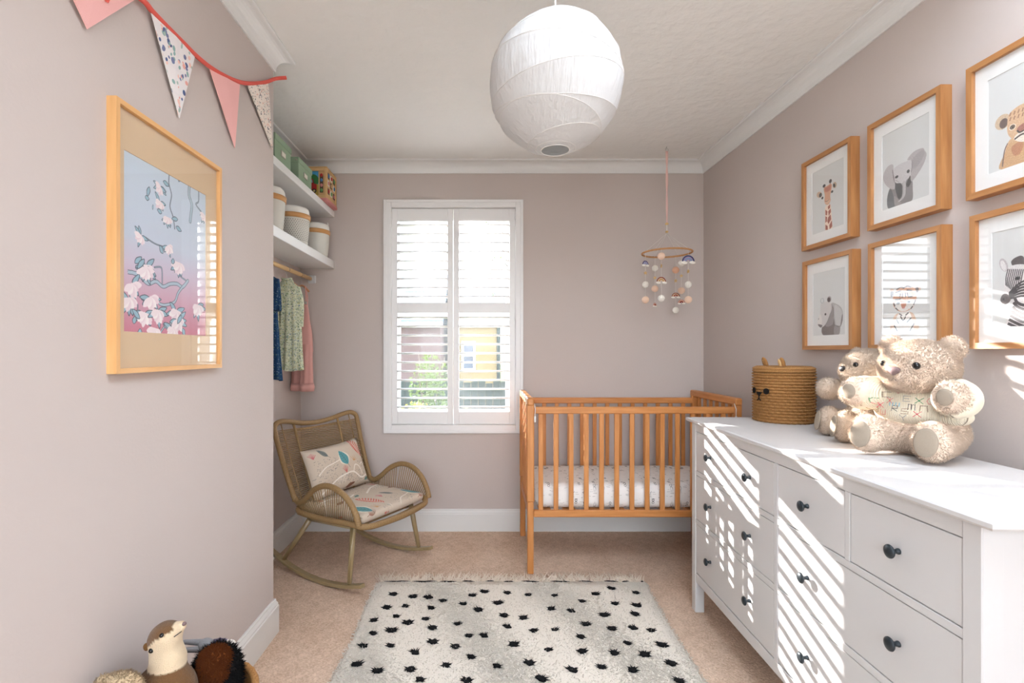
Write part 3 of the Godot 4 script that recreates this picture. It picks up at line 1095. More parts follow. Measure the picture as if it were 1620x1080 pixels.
# ---------------------------------------------------------------- drawing printed pictures
func p_poly(im: Image, pts: Array, c: Color) -> void:
	var y0 := 1e9
	var y1 := -1e9
	for p in pts:
		y0 = minf(y0, p.y)
		y1 = maxf(y1, p.y)
	var n := pts.size()
	for y in range(maxi(0, int(floor(y0))), mini(im.get_height() - 1, int(ceil(y1))) + 1):
		var xs := []
		var yc := y + 0.5
		for i in n:
			var a: Vector2 = pts[i]
			var b: Vector2 = pts[(i + 1) % n]
			if (a.y <= yc) != (b.y <= yc):
				xs.append(a.x + (yc - a.y) / (b.y - a.y) * (b.x - a.x))
		xs.sort()
		for k in range(0, xs.size() - 1, 2):
			var xa := int(round(xs[k]))
			var xb := int(round(xs[k + 1]))
			if xb > xa: im.fill_rect(Rect2i(xa, y, xb - xa, 1), c)

func ell_pts(c: Vector2, r: Vector2, rot := 0.0, n := 28) -> Array:
	var q := []
	for k in n:
		var a := TAU * k / n
		q.append(c + Vector2(cos(a) * r.x, sin(a) * r.y).rotated(rot))
	return q

func p_ell(im: Image, c: Vector2, r: Vector2, col: Color, rot := 0.0) -> void:
	p_poly(im, ell_pts(c, r, rot), col)

func p_line(im: Image, pts: Array, w: float, col: Color) -> void:
	for i in pts.size() - 1:
		var a: Vector2 = pts[i]
		var b: Vector2 = pts[i + 1]
		var n := (b - a).normalized().orthogonal() * w / 2
		p_poly(im, [a + n, b + n, b - n, a - n], col)
		if w > 3: p_ell(im, b, Vector2(w, w) / 2, col)

# a closed smooth outline through a few points
func smooth(pts: Array, closed := true, sub := 6) -> Array:
	var out := []
	var n := pts.size()
	var m := n if closed else n - 1
	for i in m:
		var p0 = pts[(i - 1 + n) % n] if closed or i > 0 else pts[0]
		var p1 = pts[i]
		var p2 = pts[(i + 1) % n]
		var p3 = pts[(i + 2) % n] if closed or i + 2 < n else pts[n - 1]
		for k in sub:
			var t := float(k) / sub
			out.append(p1.cubic_interpolate(p2, p0, p3, t))
	if not closed: out.append(pts[n - 1])
	return out

# ---------------------------------------------------------------- rug
const SPOTS := [[277, 163], [360, 173], [428, 177], [488, 191], [613, 168], [665, 152], [764, 157], [852, 165], [963, 168], [1083, 193], [1140, 162], [1207, 138], [1313, 156], [248, 220], [327, 213], [438, 222], [574, 204], [724, 200], [641, 230], [951, 225], [1038, 235], [1223, 203], [1316, 211], [1178, 252], [1310, 248], [193, 274], [287, 257], [338, 285], [413, 269], [551, 289], [750, 254], [832, 264], [765, 302], [876, 319], [967, 314], [1098, 291], [1078, 345], [1210, 310], [1303, 308], [1378, 318], [189, 331], [268, 318], [445, 307], [598, 340], [665, 341], [445, 367], [147, 384], [263, 383], [542, 387], [791, 378], [937, 400], [1083, 408], [1275, 372], [1424, 381], [1221, 415], [1351, 421], [370, 413], [609, 432], [120, 464], [209, 491], [350, 485], [502, 467], [717, 470], [857, 457], [1040, 487], [1165, 474], [1299, 488], [1462, 459], [389, 528], [590, 532], [907, 526], [1497, 533]]
func on_floor(px: float, py: float, h := 0.0) -> Vector3:
	var z := (EYE - h) * FOC / (py - PY)
	return Vector3((px - PX) / FOC * z, h, -z)

func rug_edge(z: float, side: int) -> float:      # z is the distance from the eye
	return -0.598 + 0.004 * sin(z * 9.0) if side == 0 else 0.848 + (z - 1.973) * 0.046 + 0.005 * sin(z * 7.0)

func build_rug() -> void:
	var m := cloth("rug_wool", rgb8(226, 213, 198), 0.12, 9.0, 0.2)
	m.albedo_color = Color.WHITE
	m.albedo_texture = tint_tex("rug", 0.06, 4, rgb8(234, 222, 206), rgb8(246, 238, 226))
	cloth("rug_black", rgb8(30, 30, 31), 0.1, 30.0, 0.1)
	cloth("fringe_wool", rgb8(240, 224, 206), 0.02, 40.0, 0.1)
	var rug := thing("shaggy_rug", "cream wool rug with scattered black tufts and a fringed end", "rug")
	var zs := []
	for k in 31: zs.append(lerpf(0.75, 2.817, k / 30.0))
	var st := begin(true)
	var nx := 24
	var rows := []
	for z in zs:
		var row := []
		for i in nx + 1:
			var x := lerpf(rug_edge(z, 0), rug_edge(z, 1), float(i) / nx)
			row.append(Vector3(x, 0.011 + 0.002 * sin(x * 11.0 + z * 5.0), -z))
		row[0].y = 0.001
		row[nx].y = 0.001
		row.push_front(row[0])
		row[1] = Vector3(row[0].x + 0.006, 0.0105, row[0].z)
		row.insert(row.size() - 1, Vector3(row[-1].x - 0.006, 0.0105, row[-1].z))
		rows.append(row)
	for k in rows.size() - 1:
		for i in rows[0].size() - 1:
			quad(st, rows[k][i], rows[k][i + 1], rows[k + 1][i + 1], rows[k + 1][i])
	for i in rows[0].size() - 1:
		var a: Vector3 = rows[-1][i]
		var b: Vector3 = rows[-1][i + 1]
		quad(st, a, b, Vector3(b.x, 0.001, b.z - 0.004), Vector3(a.x, 0.001, a.z - 0.004))
	st.index()
	var base := part("woven_ground", done(st), m, rug)
	var xf: Array[Transform3D] = []
	for i in 52000:
		var z := 2.815 - 1.05 * rng.randf()
		var x := lerpf(rug_edge(z, 0) - 0.004, rug_edge(z, 1) + 0.004, rng.randf())
		var d := Vector3(rng.randf_range(-1, 1), rng.randf_range(0.02, 0.32), rng.randf_range(-1, 1)).normalized()
		var sx := d.cross(Vector3(0.3, 0.2, 0.9)).normalized()
		xf.append(Transform3D(Basis(sx * 0.0036, d * rng.randf_range(0.010, 0.019), sx.cross(d) * 0.0036), Vector3(x, 0.009, -z)))
	copies_on(xf, m, rug, "pile")
	var variants := []
	for v in 6:
		var sp := begin()
		var pts := PackedVector2Array()
		for k in 11:
			var a := TAU * k / 11
			var r := rng.randf_range(0.010, 0.020)
			pts.append(Vector2(cos(a) * r * 1.25, sin(a) * r))
		slab(sp, pts, 0.0, 0.008, Transform3D(Basis(Vector3.RIGHT, Vector3.BACK, Vector3.UP), Vector3.ZERO))
		for k in 26:
			var a := rng.randf() * TAU
			var p := Vector3(cos(a), 0, sin(a)) * rng.randf_range(0.0, 0.012)
			var l := rng.randf_range(0.010, 0.026)
			var q := p + Vector3(cos(a) * l * 1.25, rng.randf_range(0.002, 0.013), sin(a) * l)
			var w := Vector3(-sin(a), 0, cos(a)) * 0.0034
			tri(sp, p + w + Vector3(0, 0.007, 0), p - w + Vector3(0, 0.007, 0), q)
			tri(sp, p + w, q, p + w + Vector3(0, 0.007, 0))
			tri(sp, p - w, p - w + Vector3(0, 0.007, 0), q)
		variants.append(done(sp))
	var places := []
	for s in SPOTS: places.append(on_floor(520 + s[0] / 2.7, 880 + s[1] / 2.7, 0.013))
	for k in 46: places.append(Vector3(rng.randf_range(-0.52, 0.78), 0.013, -rng.randf_range(0.85, 1.93)))
	for k in places.size():
		var o := part("tuft", variants[k % 6], M.rug_black, rug, places[k])
		o.rotation.y = rng.randf_range(-0.5, 0.5) + (PI if rng.randf() < 0.5 else 0.0)
		o.scale = Vector3.ONE * rng.randf_range(0.7, 1.0)
	# the dark stitched line along the fringed end
	for s in [[-0.565, -0.42], [-0.41, -0.27], [-0.255, -0.16], [-0.13, -0.06], [0.0, 0.05], [0.10, 0.16], [0.20, 0.30], [0.36, 0.47], [0.52, 0.60], [0.66, 0.74], [0.76, 0.80], [0.865, 0.88]]:
		var p := []
		for k in 7:
			var x := lerpf(s[0], s[1], k / 6.0)
			p.append(Vector3(x, 0.012, -2.818 - 0.003 * sin(x * 40.0)))
		part("stitching", tube_mesh(p, [0.001, 0.0035, 0.005, 0.004, 0.005, 0.003, 0.001], 6), M.rug_black, rug)
	xf = []
	for k in 640:
		var x := lerpf(-0.59, 0.88, (k + rng.randf()) / 640.0)
		var a := rng.randf_range(-0.7, 0.7)
		var d := Vector3(sin(a), rng.randf_range(0.0, 0.16), -cos(a)).normalized()
		var sx := d.cross(Vector3.UP).normalized()
		xf.append(Transform3D(Basis(sx * 0.0065, d * rng.randf_range(0.06, 0.13), sx.cross(d) * 0.0065), Vector3(x, 0.009, -2.812)))
	copies_on(xf, M.fringe_wool, rug, "fringe")

# ---------------------------------------------------------------- rocking chair
func build_rocking_chair() -> void:
	var m := mat("rattan", Color.WHITE, 0.5, 0.4)
	m.albedo_texture = tint_tex("rattan", 0.05, 3, rgb8(132, 104, 68), rgb8(172, 140, 98))
	tri_scale(m, Vector3.ONE * 9.0)
	m = mat("rattan_strand", Color.WHITE, 0.55, 0.3)
	m.albedo_texture = tint_tex("rattan_s", 0.05, 3, rgb8(140, 112, 78), rgb8(184, 152, 110))
	tri_scale(m, Vector3.ONE * 6.0)
	mat("olive_metal", rgb8(158, 136, 98), 0.32, 0.6)
	var c := thing("rocking_chair", "brown rattan rocking chair with wing back on curved metal rockers", "rocking chair", "", Vector3(-0.684, 0, -3.03), deg_to_rad(59.3))
	var R: Material = M.rattan
	var S: Material = M.rattan_strand
	# back frame, arms and seat frame
	var side := [Vector2(-0.30, 0.43), Vector2(-0.335, 0.51), Vector2(-0.375, 0.61), Vector2(-0.415, 0.72), Vector2(-0.445, 0.81)]      # (z, y)
	var p := []
	for s in side: p.append(Vector3(-0.305 - (s.y - 0.43) * 0.07, s.y, s.x))
	for q in [[-0.325, 0.852, -0.458], [-0.285, 0.872, -0.466], [-0.22, 0.866, -0.472], [-0.12, 0.845, -0.482], [0, 0.835, -0.486], [0.12, 0.845, -0.482], [0.22, 0.866, -0.472], [0.285, 0.872, -0.466], [0.325, 0.852, -0.458]]:
		p.append(Vector3(q[0], q[1], q[2]))
	for k in side.size():
		var s: Vector2 = side[side.size() - 1 - k]
		p.append(Vector3(0.305 + (s.y - 0.43) * 0.07, s.y, s.x))
	part("back_frame", tube_mesh(smooth(p, false, 5), 0.0155, 10), R, c)
	var arm := [Vector2(-0.305, 0.44), Vector2(-0.265, 0.425), Vector2(-0.21, 0.455), Vector2(-0.13, 0.52), Vector2(-0.04, 0.555), Vector2(0.05, 0.548), Vector2(0.13, 0.50), Vector2(0.18, 0.43), Vector2(0.20, 0.37)]
	var arm_s := smooth(arm, false, 5)
	for sg in [-1.0, 1.0]:
		var q := []
		for s in arm_s: q.append(Vector3(sg * (0.302 + 0.018 * sin((s.x + 0.3) * 6.0)), s.y, s.x))
		part("arm_frame", tube_mesh(q, 0.0165, 10), R, c)
		for k in 34:
			var t := (k + 0.5) / 34.0
			var s: Vector2 = arm_s[int(2 + t * (arm_s.size() - 6))]
			var lo := Vector3(sg * 0.285, 0.352 + 0.02 * (1.0 - t), lerpf(-0.29, 0.17, t))
			part("strand", tube_mesh([Vector3(sg * (0.302 + 0.018 * sin((s.x + 0.3) * 6.0)), s.y, s.x), lo + Vector3(0, 0.0, 0)], 0.0027, 4), S, c)
	var seat := [Vector3(-0.30, 0.37, 0.14), Vector3(-0.275, 0.358, 0.195), Vector3(-0.20, 0.352, 0.225), Vector3(0, 0.348, 0.24), Vector3(0.20, 0.352, 0.225), Vector3(0.275, 0.358, 0.195), Vector3(0.30, 0.37, 0.14), Vector3(0.295, 0.36, -0.1), Vector3(0.285, 0.375, -0.30), Vector3(0, 0.36, -0.33), Vector3(-0.285, 0.375, -0.30), Vector3(-0.295, 0.36, -0.1)]
	part("seat_frame", tube_mesh(smooth(seat, true, 4), 0.0165, 10, true), R, c)
	for k in 9:
		var z := lerpf(-0.27, 0.19, k / 8.0)
		part("seat_slat", tube_mesh([Vector3(-0.285, 0.353, z), Vector3(0, 0.340, z), Vector3(0.285, 0.353, z)], 0.006, 5), R, c)
	# woven back
	var back_z := func(y: float) -> float: return -0.30 - (y - 0.43) * 0.38
	for k in 44:
		var y := 0.40 + k * 0.0098
		var w: float = 0.305 + maxf(0.0, y - 0.43) * 0.07
		if y > 0.845: w = 0.30
		var z: float = back_z.call(y)
		var q := []
		for i in 7:
			var u := (i - 3) / 3.0
			var yy := y
			if y > 0.80: yy -= (1.0 - absf(u)) * 0.02 * (y - 0.80) / 0.03
			q.append(Vector3(u * w, yy, z - 0.035 * (1.0 - u * u)))
		part("strand", tube_mesh(q, 0.0032, 4), S, c)
	for x in [-0.255, -0.165, 0.165, 0.255]:
		var q := []
		for k in 6:
			var y := lerpf(0.38, 0.852 if absf(x) < 0.2 else 0.868, k / 5.0)
			var u: float = x / (0.305 + maxf(0.0, y - 0.43) * 0.07)
			q.append(Vector3(x * (1.0 + (y - 0.4) * 0.15), y, back_z.call(y) - 0.035 * (1.0 - u * u) + 0.006))
		part("back_rib", tube_mesh(q, 0.0085 if absf(x) < 0.2 else 0.0035, 7), R, c)
	# metal underframe
	for sg in [-1.0, 1.0]:
		var q := []
		for k in 15:
			var z := lerpf(-0.57, 0.22, k / 14.0)
			q.append([z, 0.47 * (z + 0.1) * (z + 0.1)])
		var st := begin()
		for k in 14:
			bar(st, Vector3(sg * 0.30, q[k][1] + 0.013, q[k][0]), Vector3(sg * 0.30, q[k + 1][1] + 0.013, q[k + 1][0] + 0.004), 0.034, 0.020, 0.003)
		part("rocker", done(st), M.olive_metal, c)
		part("leg", tube_mesh([Vector3(sg * 0.245, 0.335, 0.10), Vector3(sg * 0.30, 0.035, 0.125)], [0.0175, 0.0125], 10), M.olive_metal, c)
		part("leg", tube_mesh([Vector3(sg * 0.245, 0.315, -0.25), Vector3(sg * 0.30, 0.055, -0.42)], [0.0165, 0.0125], 10), M.olive_metal, c)
		part("under_rail", tube_mesh([Vector3(sg * 0.245, 0.318, -0.26), Vector3(sg * 0.245, 0.330, 0.11)], 0.0125, 8), M.olive_metal, c)
	for z in [-0.24, 0.09]:
		part("cross_rail", tube_mesh([Vector3(-0.245, 0.324, z), Vector3(0.245, 0.324, z)], 0.011, 8), M.olive_metal, c)
	# cushions
	var pm := cloth("leaf_print", Color.WHITE, 0.03, 1.0, 0.2)
	pm.uv1_triplanar = false
	pm.heightmap_enabled = false
	pm.albedo_texture = leaf_print()
	var pm2: StandardMaterial3D = pm.duplicate()
	pm2.resource_name = "leaf_print_seat"
	tri_scale(pm2, Vector3.ONE * 2.3)
	var b := Basis(Vector3.UP, deg_to_rad(59.3))
	var o := Vector3(-0.684, 0, -3.03)
	var sc := begin(true)
	rbox(sc, Vector3.ZERO, Vector3(0.545, 0.052, 0.47), 0.024, 8, 0.01)
	var cu := lone("seat_cushion", "patterned beige seat cushion lying flat in the rattan rocking chair", "cushion", done(sc), pm2)
	cu.transform = Transform3D(b, o + b * Vector3(0, 0.388, -0.045))
	var pc := lone("throw_cushion", "rectangular cushion with teal and coral leaves propped against the rattan back", "cushion", pillow(0.49, 0.305, 0.055), pm)
	var lean := Basis(Vector3.RIGHT, deg_to_rad(-21)) * Basis(Vector3.BACK, deg_to_rad(1))
	pc.transform = Transform3D(b * Basis(Vector3.UP, deg_to_rad(4)) * lean, o + b * Vector3(-0.01, 0.567, -0.28))

func pillow(w: float, h: float, t: float) -> ArrayMesh:
	var st := begin(true)
	var n := 16
	for sg in [1.0, -1.0]:
		var g := []
		for i in n + 1:
			var row := []
			for j in n + 1:
				var u := i * 2.0 / n - 1.0
				var v := j * 2.0 / n - 1.0
				var th := t * pow(maxf(0.0, (1.0 - u * u) * (1.0 - v * v)), 0.42)
				var pinch := 1.0 - 0.07 * (1.0 - u * u)
				var pinch2 := 1.0 - 0.05 * (1.0 - v * v)
				row.append([Vector3(u * w / 2 * pinch2, v * h / 2 * pinch, th * sg), Vector2((u + 1) / 2, 1.0 - (v + 1) / 2)])
			g.append(row)
		for i in n:
			for j in n:
				var q := [g[i][j], g[i + 1][j], g[i + 1][j + 1], g[i][j + 1]]
				if sg > 0: q.reverse()
				quad_uv(st, [q[0][0], q[1][0], q[2][0], q[3][0]], [q[0][1], q[1][1], q[2][1], q[3][1]])
	return done(st)

func leaf_shape(im: Image, a: Vector2, b: Vector2, w: float, col: Color, vein: Color, rim = null) -> void:
	var d := b - a
	var n := d.orthogonal().normalized()
	var mk := func(k: float) -> Array:
		return smooth([a, a + d * 0.3 + n * w * k, a + d * 0.65 + n * w * 0.85 * k, b, a + d * 0.65 - n * w * 0.85 * k, a + d * 0.3 - n * w * k], true, 5)
	if rim != null: p_poly(im, mk.call(1.35), rim)
	p_poly(im, mk.call(1.0), col)
	p_line(im, [a - d * 0.28, b], 3.0, vein)
	for k in 5:
		var q := a + d * (0.15 + 0.15 * k)
		for s in [-1.0, 1.0]:
			p_line(im, [q, q + d * 0.1 + n * s * w * 0.7], 1.6, vein)

func leaf_print() -> ImageTexture:
	var W := 640
	var H := 430
	var im := Image.create(W, H, false, Image.FORMAT_RGB8)
	im.fill(rgb8(206, 190, 172))
	var r := RandomNumberGenerator.new()
	r.seed = 4
	var grey := rgb8(112, 110, 112)
	var white := rgb8(238, 230, 220)
	for cl in [[150, 180, 120, 60], [120, 300, 110, 80], [430, 350, 100, 60], [560, 300, 60, 90], [300, 330, 90, 40]]:
		for k in 70:
			var p := Vector2(cl[0] + r.randf_range(-1, 1) * cl[2], cl[1] + r.randf_range(-1, 1) * cl[3])
			p_line(im, [p, p + Vector2(r.randf_range(3, 10), r.randf_range(-7, 5))], 3.0, grey)
	p_line(im, smooth([Vector2(60, 240), Vector2(140, 190), Vector2(240, 170), Vector2(330, 150)], false, 6), 7.0, white)
	p_line(im, smooth([Vector2(60, 400), Vector2(230, 320), Vector2(330, 300), Vector2(430, 300), Vector2(520, 370), Vector2(610, 350)], false, 6), 14.0, white)
	p_line(im, smooth([Vector2(430, 300), Vector2(470, 240), Vector2(520, 270), Vector2(540, 340)], false, 6), 9.0, white)
	p_line(im, smooth([Vector2(540, 250), Vector2(580, 240), Vector2(600, 340)], false, 6), 8.0, white)
	for k in 9:
		p_line(im, [Vector2(250 + k * 12, 312), Vector2(225 + k * 10, 350 + (k % 3) * 12)], 3.0, white)
	leaf_shape(im, Vector2(385, 215), Vector2(330, 75), 44, rgb8(98, 158, 162), rgb8(66, 92, 100), rgb8(228, 220, 205))
	for k in 11:
		var q := Vector2(590, 175).lerp(Vector2(520, 15), k / 10.0)
		for s in [-1.0, 1.0]:
			p_line(im, [q, q + Vector2(s * 46 * sin(PI * (k + 2) / 13.0), -26)], 8.0, rgb8(208, 106, 92))
	p_line(im, [Vector2(610, 240), Vector2(520, 20)], 4.0, white)
	leaf_shape(im, Vector2(200, 95), Vector2(130, 20), 22, rgb8(120, 124, 120), rgb8(90, 94, 92))
	for k in 7:
		p_line(im, [Vector2(345, 290), Vector2(308 + k * 11, 215 + abs(k - 3) * 8)], 4.0, rgb8(196, 112, 106))
		p_line(im, [Vector2(60, 95), Vector2(28 + k * 11, 40 + abs(k - 3) * 6)], 4.0, rgb8(196, 112, 116))
	leaf_shape(im, Vector2(330, 415), Vector2(430, 395), 16, rgb8(140, 96, 76), rgb8(110, 76, 60))
	leaf_shape(im, Vector2(560, 400), Vector2(620, 380), 14, rgb8(110, 138, 128), rgb8(80, 104, 98))
	for k in 12:
		p_line(im, [Vector2(470, 200), Vector2(440 + k * 7, 150 + (k % 4) * 14)], 2.5, rgb8(196, 138, 78))
	return ImageTexture.create_from_image(im)

# ---------------------------------------------------------------- framed pictures
# origin: middle of the picture on the wall; x along the wall to the viewer's right, z out of the wall
func framed(called: String, label: String, group: String, where: Vector3, turn: float, w: float, h: float, rim: float, depth: float, woods: Array, board: Material, opening: Rect2, print_tex: Texture2D) -> Node3D:
	var f := thing(called, label, "picture", group, where, turn)
	var o := [Vector2(-w / 2, -h / 2), Vector2(w / 2, -h / 2), Vector2(w / 2, h / 2), Vector2(-w / 2, h / 2)]
	var i := []
	for p in o: i.append(p - Vector2(signf(p.x), signf(p.y)) * rim)
	for k in 4:
		var st := begin()
		slab(st, PackedVector2Array([o[k], o[(k + 1) % 4], i[(k + 1) % 4], i[k]]), 0.0, depth)
		part("frame_rail", done(st), woods[k % 2], f)
	var zi := depth - 0.013
	part("backing", span_box(Vector3(-w / 2 + rim, -h / 2 + rim, 0.004), Vector3(w / 2 - rim, h / 2 - rim, zi - 0.006)), M.board_white, f)
	var q := [opening.position, Vector2(opening.end.x, opening.position.y), opening.end, Vector2(opening.position.x, opening.end.y)]
	var st := begin()
	for k in 4:
		slab(st, PackedVector2Array([i[k], i[(k + 1) % 4], q[(k + 1) % 4], q[k]]), zi - 0.002, zi)
	part("mat_board", done(st), board, f)
	st = begin()
	quad_uv(st, [Vector3(q[0].x, q[0].y, zi - 0.002), Vector3(q[3].x, q[3].y, zi - 0.002), Vector3(q[2].x, q[2].y, zi - 0.002), Vector3(q[1].x, q[1].y, zi - 0.002)], [Vector2(0, 1), Vector2(0, 0), Vector2(1, 0), Vector2(1, 1)])
	var pm := StandardMaterial3D.new()
	pm.resource_name = called + "_print"
	pm.albedo_texture = print_tex
	pm.roughness = 0.6
	part("print", done(st), pm, f)
	part("glass", span_box(Vector3(-w / 2 + rim, -h / 2 + rim, zi + 0.004), Vector3(w / 2 - rim, h / 2 - rim, zi + 0.006)), M.picture_glass, f)
	return f

func build_left_picture() -> void:
	mat("tan_board", rgb8(216, 188, 152), 0.85, 0.2)
	var w := 0.52
	var h := 0.715
	var zc := 1.558
	var yc := 1.592
	framed("blossom_picture", "large framed print of white blossom branches on blue and pink", "", Vector3(BREAST, yc, -zc), PI / 2, w, h, 0.0135, 0.026, [M.pale_frame_x, M.pale_frame_y], M.tan_board, Rect2(1.343 - zc, 1.346 - yc, 0.395, 0.483), blossom_print())

func blossom_uv(px: float, py: float) -> Vector2:
	var z := 0.955 * FOC / (PX - px)
	var y := EYE - (py - PY) / FOC * z
	return Vector2((z - 1.343) / 0.395 * 560.0, (1.829 - y) / 0.483 * 684.0)

func blossom_print() -> ImageTexture:
	var W := 560
	var H := 684
	var im := Image.create(W, H, false, Image.FORMAT_RGB8)
	var stops := [[0.0, rgb8(198, 211, 223)], [0.45, rgb8(196, 205, 219)], [0.62, rgb8(206, 189, 206)], [0.8, rgb8(204, 155, 174)], [1.0, rgb8(200, 112, 134)]]
	for y in H:
		var t := float(y) / H
		for k in 4:
			if t >= stops[k][0] and t <= stops[k + 1][0]:
				im.fill_rect(Rect2i(0, y, W, 1), stops[k][1].lerp(stops[k + 1][1], (t - stops[k][0]) / (stops[k + 1][0] - stops[k][0])))
	var ink := rgb8(52, 62, 78)
	var pale := rgb8(168, 190, 202)
	var z1 := func(l: Array) -> Array:
		var o := []
		for p in l: o.append(blossom_uv(195 + p[0] / 6.0, 230 + p[1] / 6.0))
		return o
	var z2 := func(l: Array) -> Array:
		var o := []
		for p in l: o.append(blossom_uv(195 + p[0] / 7.2, 390 + p[1] / 7.2))
		return o
	var branch := func(p: Array, w: float) -> void:
		var s := smooth(p, false, 5)
		p_line(im, s, w + 4.0, ink)
		p_line(im, s, w, pale)
	branch.call(z1.call([[460, 255], [455, 360], [480, 470], [465, 580], [495, 680], [510, 790]]), 2.0)
	branch.call(z1.call([[650, 370], [645, 470], [670, 560], [665, 640], [655, 720]]), 14.0)
	branch.call(z1.call([[735, 420], [735, 530], [710, 560], [765, 640], [770, 690]]), 3.0)
	branch.call(z1.call([[230, 870], [320, 930], [400, 960]]), 2.0)
	branch.call(z2.call([[80, 285], [200, 320], [310, 420], [400, 395], [480, 455], [560, 425], [640, 425], [700, 460], [760, 390]]), 13.0)
	branch.call(z2.call([[700, 460], [650, 530], [610, 630], [500, 665], [440, 650]]), 10.0)
	branch.call(z2.call([[470, 440], [470, 300], [455, 235], [385, 235]]), 3.0)
	branch.call(z2.call([[740, 385], [690, 350], [640, 290]]), 3.0)
	branch.call(z2.call([[150, 590], [195, 670], [180, 760]]), 2.0)
	branch.call(z2.call([[450, 980], [500, 910], [590, 870]]), 5.0)
	var r := RandomNumberGenerator.new()
	r.seed = 9
	var leaf := func(a: Vector2, d: Vector2, w: float) -> void:
		var n := d.orthogonal().normalized() * w
		p_poly(im, smooth([a, a + d * 0.4 + n, a + d, a + d * 0.5 - n], true, 5), ink)
		p_poly(im, smooth([a + d * 0.06, a + d * 0.4 + n * 0.75, a + d * 0.92, a + d * 0.5 - n * 0.75], true, 5), rgb8(142, 180, 196))
	var bloom := func(c: Vector2, s: float, down: float) -> void:
		for k in 5:
			var a := down + r.randf_range(-2.2, 2.2)
			leaf.call(c, Vector2(cos(a), sin(a)) * s * r.randf_range(1.2, 1.7), s * 0.3)
		for k in 7:
			var a := down + (k - 3) * 0.42 + r.randf_range(-0.15, 0.15)
			var d := Vector2(cos(a), sin(a)) * s * r.randf_range(0.9, 1.35)
			var n := d.orthogonal().normalized() * s * 0.34
			p_poly(im, smooth([c - d * 0.2, c + d * 0.5 + n, c + d, c + d * 0.5 - n], true, 5), [rgb8(240, 224, 226), rgb8(232, 210, 216), rgb8(246, 236, 234)][k % 3])
	for b in z1.call([[370, 390], [370, 540], [440, 690], [190, 860], [450, 960], [790, 670]]): bloom.call(b, 30.0, PI * (0.3 + 0.5 * r.randf()))
	for b in z1.call([[270, 390], [230, 490], [310, 590], [390, 640], [400, 340], [540, 700], [520, 770], [560, 340]]): leaf.call(b, Vector2(r.randf_range(-50, 50), r.randf_range(-10, 45)), 11.0)
	for b in z2.call([[290, 230], [660, 200], [130, 440], [95, 600], [340, 590], [270, 770], [420, 740], [630, 740], [650, 840], [390, 950], [590, 940], [280, 250], [870, 680]]): bloom.call(b, 44.0, PI * (0.35 + 0.3 * r.randf()))
	for b in z2.call([[160, 190], [270, 140], [480, 80], [590, 200], [220, 820], [150, 880], [690, 780], [700, 930], [220, 930]]): leaf.call(b, Vector2(r.randf_range(-50, 50), r.randf_range(-40, 50)), 13.0)
	im.resize(W / 2, H / 2, Image.INTERPOLATE_LANCZOS)
	return ImageTexture.create_from_image(im)

# each animal is drawn from points read off its own print; tf turns those readings into the print's units of 200 x 280
var art: Image
var tf := [0.0, 1.0, 0.0, 0.0, 0.0, 1.0]
const AS := 2.0
func tp(p: Array) -> Vector2:
	var X: float = (p[0] - tf[0]) * tf[1]
	var Y: float = 280.0 - (tf[4] - (p[1] + tf[2] * (p[0] - tf[3]))) * tf[5]
	return Vector2(X, Y) * AS
func shape(pts: Array, col: Color, round_ := true) -> void:
	var q := []
	for p in pts: q.append(tp(p))
	p_poly(art, smooth(q, true, 5) if round_ else q, col)
func blob(c: Array, rx: float, ry: float, col: Color, rot := 0.0) -> void:
	p_ell(art, tp(c), Vector2(rx * tf[1], ry * tf[5]) * AS, col, rot)
func stroke(pts: Array, w: float, col: Color) -> void:
	var q := []
	for p in pts: q.append(tp(p))
	p_line(art, smooth(q, false, 4) if q.size() > 2 else q, w * AS, col)
func blank(t: Array) -> void:
	art = Image.create(int(200 * AS), int(280 * AS), false, Image.FORMAT_RGB8)
	art.fill(rgb8(216, 215, 212))
	tf = t
func finished(grain := 0.055) -> ImageTexture:
	var fn := FastNoiseLite.new()
	fn.frequency = 0.12
	fn.fractal_octaves = 3
	var bg := rgb8(216, 215, 212)
	for y in art.get_height():
		for x in art.get_width():
			var c := art.get_pixel(x, y)
			if absf(c.r - bg.r) + absf(c.b - bg.b) > 0.02:
				var n := fn.get_noise_2d(x * 1.3, y) * grain * 2.2
				art.set_pixel(x, y, Color(c.r + n, c.g + n, c.b + n))
	var im := art
	im.resize(165, 231, Image.INTERPOLATE_LANCZOS)
	im.resize(200, 280, Image.INTERPOLATE_CUBIC)
	return ImageTexture.create_from_image(im)

